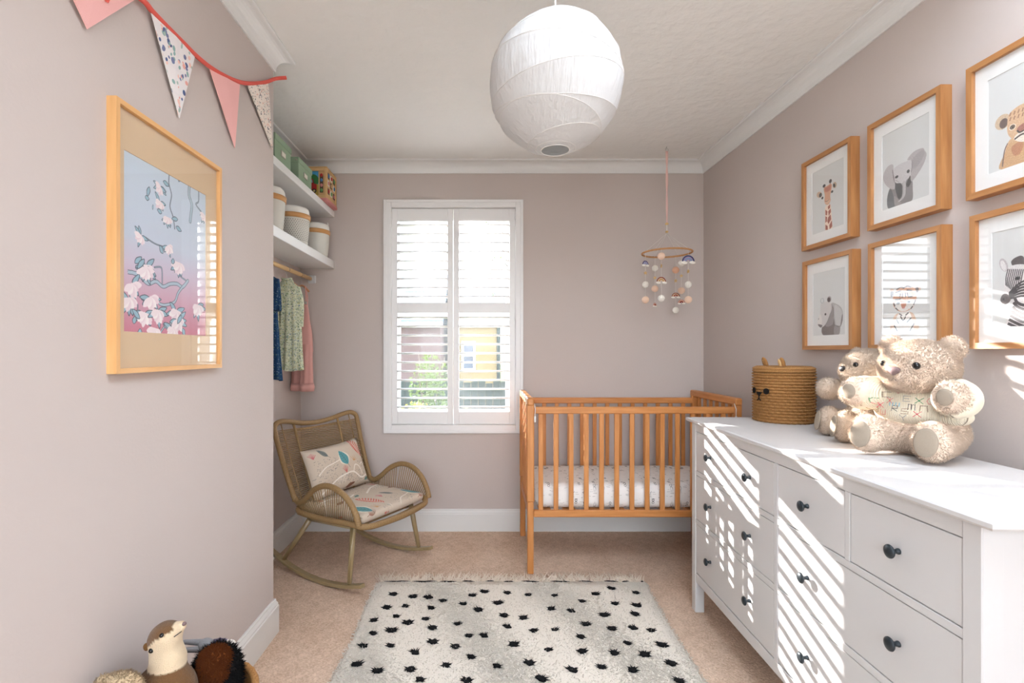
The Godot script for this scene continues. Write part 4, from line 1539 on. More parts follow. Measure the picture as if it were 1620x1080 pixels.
func giraffe() -> ImageTexture:
	blank([55, 0.4545, 0.18, 270, 945, 0.2644])
	var tan := rgb8(212, 160, 128)
	var brown := rgb8(166, 92, 74)
	var cream := rgb8(240, 216, 196)
	var dark := rgb8(52, 44, 42)
	shape([[245, 560], [242, 700], [243, 940], [300, 950], [340, 935], [338, 800], [325, 640], [312, 530]], cream)
	for s in [[[246, 600], [275, 640], [268, 700], [246, 690]], [[285, 640], [318, 600], [322, 660], [292, 720]], [[246, 710], [270, 730], [266, 800], [245, 820]], [[282, 740], [318, 700], [326, 780], [288, 850], [272, 800]], [[246, 850], [278, 880], [280, 945], [246, 935]], [[300, 870], [335, 800], [340, 900], [304, 940]], [[280, 560], [312, 530], [310, 590], [284, 610]]]: shape(s, brown, false)
	blob([160, 325], 42, 48, rgb8(206, 176, 150), 0.5)
	blob([175, 335], 20, 36, dark, 0.4)
	blob([372, 240], 26, 52, rgb8(190, 164, 138), -0.5)
	blob([366, 245], 13, 36, dark, -0.5)
	shape([[222, 245], [270, 215], [330, 205], [328, 300], [312, 390], [316, 470], [290, 525], [250, 515], [232, 450], [238, 360]], tan)
	shape([[240, 250], [320, 225], [310, 300], [250, 310]], rgb8(190, 122, 100))
	blob([275, 480], 34, 38, rgb8(222, 180, 150))
	stroke([[244, 462], [270, 468], [292, 450]], 1.6, dark)
	stroke([[250, 260], [230, 205]], 5.0, rgb8(190, 130, 106))
	stroke([[308, 230], [316, 165]], 5.0, rgb8(190, 130, 106))
	blob([228, 200], 20, 26, dark)
	blob([315, 155], 19, 32, dark, 0.3)
	blob([203, 393], 14, 20, dark)
	blob([338, 335], 15, 20, dark)
	return finished()

func rhino() -> ImageTexture:
	blank([80, 0.392, 0.0, 0, 985, 0.2236])
	shape([[370, 390], [450, 395], [530, 480], [556, 600], [548, 740], [515, 860], [490, 985], [255, 985], [222, 850], [300, 700]], rgb8(176, 170, 168))
	shape([[430, 420], [520, 500], [548, 640], [520, 800], [470, 820], [440, 700]], rgb8(196, 192, 190))
	shape([[548, 600], [552, 720], [520, 840], [530, 700]], rgb8(120, 112, 110))
	shape([[225, 840], [300, 760], [380, 640], [425, 700], [420, 985], [255, 985]], rgb8(112, 100, 97))
	shape([[430, 820], [515, 840], [490, 985], [425, 985]], rgb8(146, 138, 135))
	shape([[330, 480], [400, 440], [420, 600], [400, 780], [300, 820], [290, 740]], rgb8(142, 133, 130))
	shape([[215, 350], [200, 480], [192, 560], [160, 640], [153, 760], [180, 812], [215, 828], [265, 800], [310, 720], [350, 600], [385, 480], [360, 370], [290, 330]], rgb8(208, 202, 199))
	shape([[200, 560], [162, 650], [156, 760], [200, 800], [230, 700]], rgb8(222, 216, 210))
	blob([232, 300], 30, 52, rgb8(176, 178, 178))
	blob([232, 300], 20, 42, rgb8(216, 215, 212))
	blob([345, 292], 34, 60, rgb8(170, 160, 158), 0.15)
	blob([340, 300], 24, 44, rgb8(78, 62, 64), 0.15)
	blob([285, 575], 15, 22, rgb8(48, 42, 42))
	shape([[160, 760], [185, 812], [215, 828], [235, 790], [205, 770]], rgb8(104, 94, 92))
	stroke([[175, 640], [170, 665]], 3.0, rgb8(96, 88, 86))
	stroke([[390, 400], [415, 500], [405, 620]], 2.0, rgb8(110, 100, 98))
	stroke([[425, 790], [480, 830], [515, 825]], 2.0, rgb8(98, 90, 88))
	return finished()

func elephant() -> ImageTexture:
	blank([60, 0.3125, 0.34, 155, 990, 0.2465])
	shape([[175, 680], [130, 850], [155, 990], [300, 940], [470, 885], [488, 720], [460, 520], [300, 560]], rgb8(140, 134, 133))
	shape([[175, 690], [135, 850], [155, 990], [245, 960], [225, 800]], rgb8(112, 114, 116))
	shape([[245, 600], [340, 640], [345, 780], [300, 850], [260, 740]], rgb8(82, 82, 82))
	shape([[400, 640], [458, 520], [470, 600], [430, 680]], rgb8(84, 80, 80))
	shape([[235, 800], [330, 900], [300, 940], [245, 950]], rgb8(160, 152, 150))
	shape([[225, 400], [215, 330], [150, 345], [90, 430], [74, 530], [110, 625], [185, 690], [242, 690], [245, 560]], rgb8(186, 178, 177))
	shape([[205, 420], [228, 440], [240, 600], [225, 560]], rgb8(136, 126, 126))
	shape([[415, 285], [500, 185], [610, 150], [640, 190], [662, 255], [610, 410], [480, 600], [458, 520], [478, 400], [472, 310]], rgb8(180, 173, 172))
	shape([[480, 300], [600, 180], [640, 230], [560, 380], [490, 420]], rgb8(168, 160, 160))
	stroke([[472, 300], [480, 380], [466, 470]], 2.0, rgb8(110, 102, 102))
	shape([[222, 410], [280, 355], [360, 320], [440, 300], [474, 310], [468, 430], [440, 540], [400, 590], [392, 700], [388, 790], [330, 870], [290, 885], [340, 815], [350, 700], [335, 620], [260, 610], [235, 520]], rgb8(202, 197, 196))
	shape([[350, 610], [392, 600], [388, 790], [330, 870], [345, 800], [356, 700]], rgb8(186, 180, 179))
	stroke([[350, 620], [358, 720], [340, 820], [300, 872]], 1.4, rgb8(120, 114, 112))
	blob([270, 520], 24, 20, rgb8(66, 60, 60))
	blob([428, 455], 20, 24, rgb8(66, 60, 60))
	stroke([[250, 560], [300, 600]], 1.2, rgb8(140, 132, 130))
	return finished()

func tiger() -> ImageTexture:
	blank([25, 0.287, 0.0, 0, 948, 0.2265])
	var orange := rgb8(206, 150, 118)
	var dark := rgb8(58, 48, 46)
	var white := rgb8(232, 226, 220)
	shape([[160, 948], [175, 780], [240, 660], [450, 650], [525, 760], [545, 948]], rgb8(212, 176, 150))
	shape([[230, 948], [230, 760], [290, 640], [420, 640], [470, 760], [470, 948]], white)
	for s in [[[205, 840], [250, 930]], [[240, 750], [270, 810]], [[460, 740], [400, 800]], [[300, 700], [340, 770], [375, 720]], [[500, 830], [440, 940]], [[280, 660], [320, 690]], [[420, 655], [380, 690]]]: stroke(s, 4.5, dark)
	blob([165, 310], 50, 62, rgb8(200, 160, 136))
	blob([170, 330], 28, 44, rgb8(90, 70, 64))
	blob([545, 300], 48, 60, rgb8(206, 172, 150))
	blob([540, 318], 26, 42, rgb8(110, 90, 84))
	shape([[185, 420], [210, 300], [290, 235], [370, 222], [450, 240], [520, 310], [535, 430], [500, 560], [420, 620], [350, 632], [270, 615], [200, 540]], orange)
	shape([[240, 460], [300, 480], [320, 560], [250, 600], [205, 520]], white)
	shape([[400, 480], [480, 455], [520, 520], [450, 600], [390, 560]], white)
	blob([350, 585], 78, 44, white)
	shape([[318, 440], [385, 440], [380, 540], [345, 580], [312, 540]], rgb8(206, 136, 104))
	blob([345, 572], 22, 13, rgb8(214, 140, 128))
	for s in [[[240, 270], [300, 240], [350, 262]], [[460, 265], [400, 238], [350, 262]], [[225, 315], [300, 300]], [[470, 318], [400, 300]], [[300, 340], [290, 390]], [[400, 340], [412, 390]], [[330, 340], [328, 400]], [[375, 340], [378, 400]], [[215, 430], [300, 428]], [[480, 410], [420, 410]], [[195, 480], [215, 530]], [[520, 470], [495, 540]], [[225, 560], [260, 600]], [[480, 560], [455, 595]]]: stroke(s, 4.0, dark)
	blob([268, 490], 28, 16, rgb8(70, 74, 78))
	blob([425, 490], 28, 16, rgb8(70, 74, 78))
	blob([270, 490], 10, 10, rgb8(26, 24, 24))
	blob([424, 490], 10, 10, rgb8(26, 24, 24))
	return finished()

func lion() -> ImageTexture:
	blank([35, 0.23, 0.31, 205, 972, 0.2267])
	var tan := rgb8(214, 176, 138)
	var dark := rgb8(66, 50, 42)
	shape([[205, 972], [240, 760], [300, 600], [430, 560], [640, 520], [740, 600], [790, 800], [800, 790]], rgb8(212, 174, 132))
	shape([[205, 972], [230, 800], [300, 640], [420, 620], [640, 600], [760, 700], [800, 800], [790, 790]], rgb8(206, 164, 120))
	shape([[320, 700], [400, 640], [460, 660], [420, 780], [350, 800]], rgb8(186, 130, 94))
	for e in [[215, 360, 1.0], [735, 200, -1.0]]:
		blob([e[0], e[1]], 95, 95, rgb8(206, 180, 150))
		blob([e[0] + 12 * e[2], e[1] + 20], 52, 62, rgb8(104, 84, 76))
	shape([[268, 420], [290, 280], [380, 200], [470, 165], [580, 140], [680, 190], [720, 330], [690, 470], [610, 560], [500, 620], [370, 610], [285, 540]], tan)
	for k in 16:
		var x := 300.0 + (k % 8) * 48
		var y := 300.0 - (k % 8) * 12 + (k / 8) * 60
		stroke([[x, y], [x + 12, y - 40]], 3.0, rgb8(150, 104, 76))
	shape([[350, 600], [380, 540], [450, 510], [540, 500], [600, 540], [540, 610], [440, 640]], rgb8(238, 226, 212))
	shape([[385, 470], [440, 420], [500, 400], [540, 430], [500, 490], [420, 510]], rgb8(164, 106, 90))
	stroke([[385, 490], [415, 518], [460, 500]], 4.0, dark)
	stroke([[355, 600], [420, 555], [470, 540], [540, 560]], 4.5, dark)
	for e in [[332, 442], [565, 360]]:
		blob(e, 42, 40, rgb8(236, 218, 196))
		blob(e, 31, 28, dark)
		blob([e[0] + 3, e[1] + 2], 20, 19, rgb8(140, 118, 92))
		blob([e[0] + 3, e[1] + 2], 12, 13, rgb8(24, 20, 20))
	stroke([[275, 640], [235, 740], [212, 930]], 3.0, rgb8(120, 100, 96))
	return finished()

func zebra() -> ImageTexture:
	blank([54, 0.23, 0.0, 0, 962, 0.2267])
	var black := rgb8(56, 50, 52)
	var white := rgb8(224, 218, 216)
	shape([[240, 962], [242, 880], [290, 720], [330, 600], [480, 560], [620, 600], [700, 962]], white)
	for k in 7:
		var y := 640.0 + k * 52
		stroke([[330 - k * 14, y - 30], [360, y + 30], [450, y + 70], [600, y + 60]], 8.0, black)
	blob([195, 170], 46, 92, rgb8(190, 180, 180), -0.35)
	blob([192, 178], 30, 72, rgb8(222, 216, 214), -0.35)
	shape([[285, 150], [340, 100], [420, 100], [460, 220], [340, 240]], rgb8(84, 74, 74))
	shape([[270, 210], [360, 190], [470, 230], [520, 400], [470, 560], [380, 620], [320, 600], [270, 640], [215, 675], [165, 640], [160, 590], [190, 540], [205, 400], [230, 300]], white)
	for k in 9:
		stroke([[250 + k * 22, 230 + k * 4], [225 + k * 20, 330 + k * 16], [222 + k * 14, 430 + k * 14]], 2.6, black)
	for k in 6:
		stroke([[260, 540 + k * 14], [330, 470 + k * 26], [400, 420 + k * 34], [480, 400 + k * 40]], 5.0, black)
	shape([[190, 545], [240, 550], [280, 610], [265, 650], [215, 678], [165, 645], [158, 595]], rgb8(98, 88, 86))
	blob([195, 610], 12, 16, rgb8(44, 40, 40))
	blob([360, 365], 34, 22, black)
	blob([360, 368], 18, 14, rgb8(24, 22, 22))
	return finished()

func build_animal_pictures() -> void:
	mat("white_board", rgb8(238, 236, 233), 0.8, 0.2)
	var names := [["giraffe_picture", "oak framed print of a giraffe head on pale grey", 2.33, 1], ["elephant_picture", "oak framed print of a baby elephant with one raised ear", 1.911, 1], ["lion_cub_picture", "oak framed print of a tawny lion cub", 1.494, 1], ["rhino_picture", "oak framed print of a grey baby rhino", 2.323, 0], ["tiger_cub_picture", "oak framed print of a tiger cub above the teddy bears", 1.908, 0], ["zebra_picture", "oak framed print of a striped zebra below the lion cub", 1.482, 0]]
	var tex := [giraffe(), elephant(), lion(), rhino(), tiger(), zebra()]
	for k in 6:
		var n: Array = names[k]
		var z: float = n[2]
		var y: float = 2.0 if n[3] == 1 else 1.516
		framed(n[0], n[1], "animal prints on the right wall", Vector3(right_wall(-z), y, -z), deg_to_rad(-88.89), 0.328, 0.43, 0.019, 0.04, [M.frame_oak_x, M.frame_oak_y], M.white_board, Rect2(-0.105, -0.148, 0.21, 0.296), tex[k])

# ---------------------------------------------------------------- paper lantern
func build_lantern() -> void:
	var m := mat("rice_paper", rgb8(210, 208, 207), 0.9, 0.2)
	m.backlight_enabled = true
	m.backlight = Color(0.55, 0.55, 0.54)
	bumpy(m, noise_tex(0.02, 4, 256, FastNoiseLite.TYPE_SIMPLEX, 6), 0.3)
	tri_scale(m, Vector3(9, 1.5, 9))
	mat("lantern_wire", rgb8(222, 218, 214), 0.6)
	var c := Vector3(0.232, 2.176, -1.68)
	var l := thing("paper_lantern", "large round white paper lantern hanging from the ceiling on a cord", "lamp", "", c)
	var R := 0.221
	# wires lie on the ball, each a little askew; the paper sinks slightly between them
	var wires := []
	for k in 10:
		var th := lerpf(0.34, PI - 0.30, k / 9.0)
		var ax := Vector3(sin(k * 2.1) * 0.17, 1, cos(k * 2.1 + 0.4) * 0.15) if k > 0 and k < 9 else Vector3.UP
		wires.append([ax.normalized(), cos(th)])
	var fn := FastNoiseLite.new()
	fn.frequency = 1.2
	var st := begin(true)
	var rows := []
	var nv := 72
	var nu := 96
	for i in nv + 1:
		var th := lerpf(0.21, PI - 0.215, float(i) / nv)
		var row := []
		for k in nu:
			var a := TAU * k / nu
			var d := Vector3(sin(th) * cos(a), cos(th), sin(th) * sin(a))
			var near := 1.0
			for w in wires: near = minf(near, absf(d.dot(w[0]) - w[1]))
			var sag := minf(near / 0.1, 1.0)
			row.append(d * R * (1.0 - 0.016 * sag + 0.006 * sag * fn.get_noise_3d(cos(a) * 6, th * 0.8, sin(a) * 6)))
		rows.append(row)
	for i in nv:
		for k in nu:
			quad(st, rows[i][k], rows[i][(k + 1) % nu], rows[i + 1][(k + 1) % nu], rows[i + 1][k])
	part("paper_shade", done(st), m, l)
	for w in wires:
		var y: Vector3 = w[0]
		var x := y.cross(Vector3.BACK).normalized()
		var z := x.cross(y)
		var p := []
		var rr := sqrt(1.0 - w[1] * w[1])
		for k in 48:
			var a := TAU * k / 48
			p.append((y * w[1] + (x * cos(a) + z * sin(a)) * rr) * R)
		part("wire_ring", tube_mesh(p, 0.0011, 5, true), M.lantern_wire, l)
	for e in [[0.21, 1], [PI - 0.215, -1]]:
		var p := []
		for k in 32: p.append(Vector3(cos(TAU * k / 32) * sin(e[0]), cos(e[0]), sin(TAU * k / 32) * sin(e[0])) * R)
		part("rim_ring", tube_mesh(p, 0.0018, 6, true), M.lantern_wire, l)
	part("bulb", lathe_mesh([Vector2(0, -0.055), Vector2(0.018, -0.05), Vector2(0.029, -0.03), Vector2(0.027, -0.008), Vector2(0.014, 0.02), Vector2(0.013, 0.05)], 16), M.board_white, l)
	part("lamp_holder", lathe_mesh([Vector2(0.017, 0.04), Vector2(0.02, 0.05), Vector2(0.02, 0.10), Vector2(0.008, 0.115)], 16), M.white_gloss, l)
	part("spreader", tube_mesh([Vector3(-0.044, 0.206, 0), Vector3(0, 0.20, 0), Vector3(0.044, 0.206, 0)], 0.0014, 5), M.lantern_wire, l)
	part("cord", tube_mesh([Vector3(0, 0.10, 0), Vector3(0, 0.3, 0), Vector3(-0.002, CEIL - c.y, 0)], 0.0032, 8), M.white_gloss, l)
	part("ceiling_rose", lathe_mesh([Vector2(0.0, CEIL - c.y - 0.03), Vector2(0.03, CEIL - c.y - 0.028), Vector2(0.045, CEIL - c.y - 0.012), Vector2(0.047, CEIL - c.y)], 24), M.white_gloss, l)

# ---------------------------------------------------------------- shelves in the alcove
func build_shelves() -> void:
	var fx := -1.091
	for s in [[2.305, 0.045, "upper white wall shelf carrying green boxes and a toy cube"], [1.945, 0.055, "lower white wall shelf carrying three round baskets"]]:
		lone("wall_shelf", s[2], "shelf", span_box(Vector3(LEFT_ALCOVE, s[0] - s[1], -BACK), Vector3(fx, s[0], BREAST_FAR - 0.02), 0.002), M.white_satin, "white alcove shelves")
	# green card boxes
	var m := mat("green_card", rgb8(150, 172, 146), 0.7, 0.3)
	mat("label_metal", rgb8(180, 176, 164), 0.35).metallic = 0.7
	mat("label_paper", rgb8(236, 232, 222), 0.9, 0.2)
	mat("lid_edge", rgb8(128, 150, 126), 0.7, 0.3)
	for k in 2:
		var z: float = [-2.80, -3.145][k]
		var L: float = [0.22, 0.225][k]
		var o := thing("storage_box", ["pale green lidded card box on the upper shelf beside the bunting corner", "pale green lidded card box on the upper shelf next to the wooden cube"][k], "box", "green boxes on the upper shelf", Vector3(-1.218, 2.305, z))
		var hh := 0.155
		part("body", span_box(Vector3(-0.105, 0, -L / 2), Vector3(0.098, hh - 0.02, L / 2), 0.002), M.green_card, o)
		part("lid", span_box(Vector3(-0.108, hh - 0.035, -L / 2 - 0.004), Vector3(0.102, hh, L / 2 + 0.004), 0.003), M.green_card, o)
		var lb := part("label_holder", box(Vector3(0.0995, 0.075, 0), Vector3(0.004, 0.034, 0.062), 0.001), M.label_metal, o)
		part("label_card", box(Vector3(0.1015, 0.075, 0), Vector3(0.002, 0.022, 0.048)), M.label_paper, lb)
		for zz in [-L / 2 - 0.005, L / 2 + 0.005]:
			part("corner_stud", ball_mesh(Vector3(0.085, hh - 0.018, zz), Vector3(0.006, 0.006, 0.003), 6), M.label_metal, o)
	build_cube()
	# round baskets with a wooden band
	cloth("basket_white", rgb8(226, 223, 214), 0.15, 40.0, 0.1)
	cloth("basket_liner", rgb8(236, 233, 226), 0.1, 12.0, 0.2)
	mat("band_wood", rgb8(206, 152, 94), 0.45)
	mat("holes", rgb8(150, 146, 138), 0.9)
	var zs := [-2.715, -3.095, -3.49]
	var labels := ["white round basket with wooden band half hidden by the chimney breast", "white mesh basket with wooden band standing between two other baskets", "white round basket with wooden band and a liner tip by the back wall"]
	for k in 3:
		var o := thing("round_basket", labels[k], "basket", "white baskets on the lower shelf", Vector3(-1.178, 1.945, zs[k]))
		part("body", lathe_mesh([Vector2(0, 0.002), Vector2(0.08, 0.0), Vector2(0.086, 0.006), Vector2(0.094, 0.09), Vector2(0.098, 0.175)], 40), M.basket_white, o)
		part("liner", lathe_mesh([Vector2(0.0945, 0.16), Vector2(0.098, 0.19), Vector2(0.094, 0.212), Vector2(0.084, 0.222), Vector2(0.04, 0.214), Vector2(0.0, 0.210)], 40, Vector3.ZERO, func(a: float, v: float) -> float: return 1.0 + 0.025 * sin(a * 7.0 + k) * sin(v * 3.0)), M.basket_liner, o)
		var band := begin(true)
		lathe(band, [Vector2(0.0975, 0.150), Vector2(0.1015, 0.150), Vector2(0.1025, 0.163), Vector2(0.1035, 0.178), Vector2(0.1, 0.179)], 40)
		part("wooden_band", done(band), M.band_wood, o)
		if k == 1:
			var xf: Array[Transform3D] = []
			for r in 12:
				for c in 44:
					var a := TAU * (c + 0.5 * (r % 2)) / 44
					var y := 0.02 + r * 0.0105
					var rr := 0.0868 + y * 0.075
					xf.append(Transform3D(Basis(Vector3.UP, -a) * Basis.from_scale(Vector3(0.001, 0.0045, 0.0055)), Vector3(cos(a) * rr, y, sin(a) * rr)))
			var bm := BoxMesh.new()
			bm.size = Vector3.ONE
			copies_on(xf, M.holes, o, "mesh_holes", bm)
		if k == 2:
			part("liner_tie", tube_mesh([Vector3(0.06, 0.215, -0.05), Vector3(0.075, 0.235, -0.055), Vector3(0.072, 0.25, -0.05)], [0.006, 0.005, 0.002], 6), M.basket_liner, o)

func build_cube() -> void:
	mat("ply", rgb8(216, 176, 124), 0.55)
	mat("cube_pink", rgb8(214, 140, 136), 0.6)
	mat("cube_red", rgb8(186, 48, 44), 0.4)
	mat("cube_green", rgb8(96, 150, 92), 0.5)
	mat("cube_blue", rgb8(70, 120, 170), 0.5)
	mat("cube_dark", rgb8(84, 66, 52), 0.7)
	var s := 0.222
	var o := thing("activity_cube", "wooden toy activity cube with a painted red tractor on the upper shelf", "toy", "", Vector3(-1.178, 2.305, -3.515))
	var h := s / 2
	part("base", span_box(Vector3(-h - 0.004, 0, -h - 0.004), Vector3(h + 0.004, 0.022, h + 0.004), 0.003), M.cube_pink, o)
	var fr := begin()
	for x in [-h + 0.009, h - 0.009]:
		for z in [-h + 0.009, h - 0.009]:
			cbox(fr, Vector3(x, s / 2 + 0.011, z), Vector3(0.018, s - 0.022, 0.018), 0.002)
	for y in [0.031, s - 0.009]:
		for q in [-h + 0.009, h - 0.009]:
			cbox(fr, Vector3(0, y, q), Vector3(s - 0.036, 0.018, 0.018), 0.002)
			cbox(fr, Vector3(q, y, 0), Vector3(0.018, 0.018, s - 0.036), 0.002)
	part("frame", done(fr), M.ply, o)
	part("top", span_box(Vector3(-h, s, -h), Vector3(h, s + 0.012, h), 0.003), M.ply, o)
	var st := begin()
	var z := h - 0.008
	quad_uv(st, [Vector3(-h + 0.018, 0.04, z), Vector3(-h + 0.018, s - 0.018, z), Vector3(h - 0.06, s - 0.018, z), Vector3(h - 0.06, 0.04, z)], [Vector2(0, 1), Vector2(0, 0), Vector2(1, 0), Vector2(1, 1)])
	var im := Image.create(256, 320, false, Image.FORMAT_RGB8)
	im.fill(rgb8(70, 150, 196))
	p_ell(im, Vector2(60, 130), Vector2(80, 70), rgb8(60, 130, 62))
	p_ell(im, Vector2(190, 120), Vector2(70, 80), rgb8(46, 110, 56))
	im.fill_rect(Rect2i(0, 170, 256, 150), rgb8(178, 150, 70))
	p_ell(im, Vector2(40, 310), Vector2(110, 50), rgb8(110, 150, 60))
	p_poly(im, [Vector2(70, 250), Vector2(70, 160), Vector2(110, 150), Vector2(125, 100), Vector2(190, 100), Vector2(200, 160), Vector2(235, 175), Vector2(235, 250)], rgb8(172, 36, 38))
	p_poly(im, [Vector2(130, 150), Vector2(138, 112), Vector2(182, 112), Vector2(188, 150)], rgb8(120, 160, 190))
	for w in [[110, 255, 34], [205, 258, 28]]:
		p_ell(im, Vector2(w[0], w[1]), Vector2(w[2], w[2]), rgb8(34, 30, 30))
		p_ell(im, Vector2(w[0], w[1]), Vector2(w[2], w[2]) * 0.5, rgb8(200, 180, 120))
	var pm := mat("tractor_picture", Color.WHITE, 0.5)
	pm.albedo_texture = ImageTexture.create_from_image(im)
	part("picture_panel", done(st), pm, o)
	part("side_strip", span_box(Vector3(h - 0.06, 0.04, z - 0.006), Vector3(h - 0.018, s - 0.018, z), 0.001), M.ply, o)
	part("bead_slot", span_box(Vector3(h - 0.05, 0.06, z), Vector3(h - 0.028, s - 0.04, z + 0.002), 0.0), M.cube_dark, o)
	for k in 4:
		part("bead", ball_mesh(Vector3(h - 0.039, 0.075 + k * 0.034, z + 0.003), Vector3(0.009, 0.012, 0.007), 7), [M.cube_green, M.cube_pink, M.cube_blue, M.cube_red][k], o)
	part("side_panel", span_box(Vector3(h - 0.014, 0.04, -h + 0.018), Vector3(h - 0.006, s - 0.018, h - 0.018)), M.ply, o)
	var n := 0
	for y in [0.06, 0.115, 0.165]:
		for zz in [-0.062, 0.0, 0.062]:
			var sh := part("shape_hole", span_box(Vector3(h - 0.006, y, zz - 0.02), Vector3(h - 0.004, y + 0.038, zz + 0.02), 0.0), M.cube_dark if n % 2 == 0 else M.label_paper, o)
			part("shape", ball_mesh(Vector3(h - 0.002, y + 0.019, zz), Vector3(0.005, 0.014, 0.013), 7), [M.cube_pink, M.cube_green, M.cube_red, M.cube_blue, M.ply][n % 5], sh)
			n += 1

# ---------------------------------------------------------------- clothes rail
# rows of [y, half width, half depth, ripple, centre x, centre z]
func garment(rows: Array, segs := 48, waves := 9.0, ph := 0.0) -> ArrayMesh:
	var st := begin(true)
	var g := []
	for r in rows:
		var row := []
		for k in segs:
			var a := TAU * k / segs
			var rip: float = r[3] * sin(a * waves + ph + r[0] * 3.0)
			row.append(Vector3(r[4] + cos(a) * (r[1] + rip * 0.4), r[0] + 0.006 * sin(a * 3.0 + ph) * (1.0 if r[3] > 0.006 else 0.0), r[5] + sin(a) * (r[2] + rip)))
		g.append(row)
	for i in g.size() - 1:
		for k in segs:
			quad(st, g[i][k], g[i][(k + 1) % segs], g[i + 1][(k + 1) % segs], g[i + 1][k])
	return done(st)

func speckle(key: String, bg: Color, cols: Array, count: int, size: float, sd: int) -> ImageTexture:
	var im := Image.create(256, 256, false, Image.FORMAT_RGB8)
	im.fill(bg)
	var r := RandomNumberGenerator.new()
	r.seed = sd
	for k in count:
		var p := Vector2(r.randf() * 256, r.randf() * 256)
		var s := size * r.randf_range(0.5, 1.4)
		for o in [Vector2.ZERO, Vector2(256, 0), Vector2(-256, 0), Vector2(0, 256), Vector2(0, -256)]:
			p_ell(im, p + o, Vector2(s, s * r.randf_range(0.5, 1.0)), cols[k % cols.size()], r.randf() * PI)
	T[key] = ImageTexture.create_from_image(im)
	return T[key]

func printed_cloth(name_: String, tex: Texture2D, scale: float) -> StandardMaterial3D:
	var m := mat(name_, Color.WHITE, 0.95, 0.2)
	m.albedo_texture = tex
	tri_scale(m, Vector3.ONE * scale)
	return m

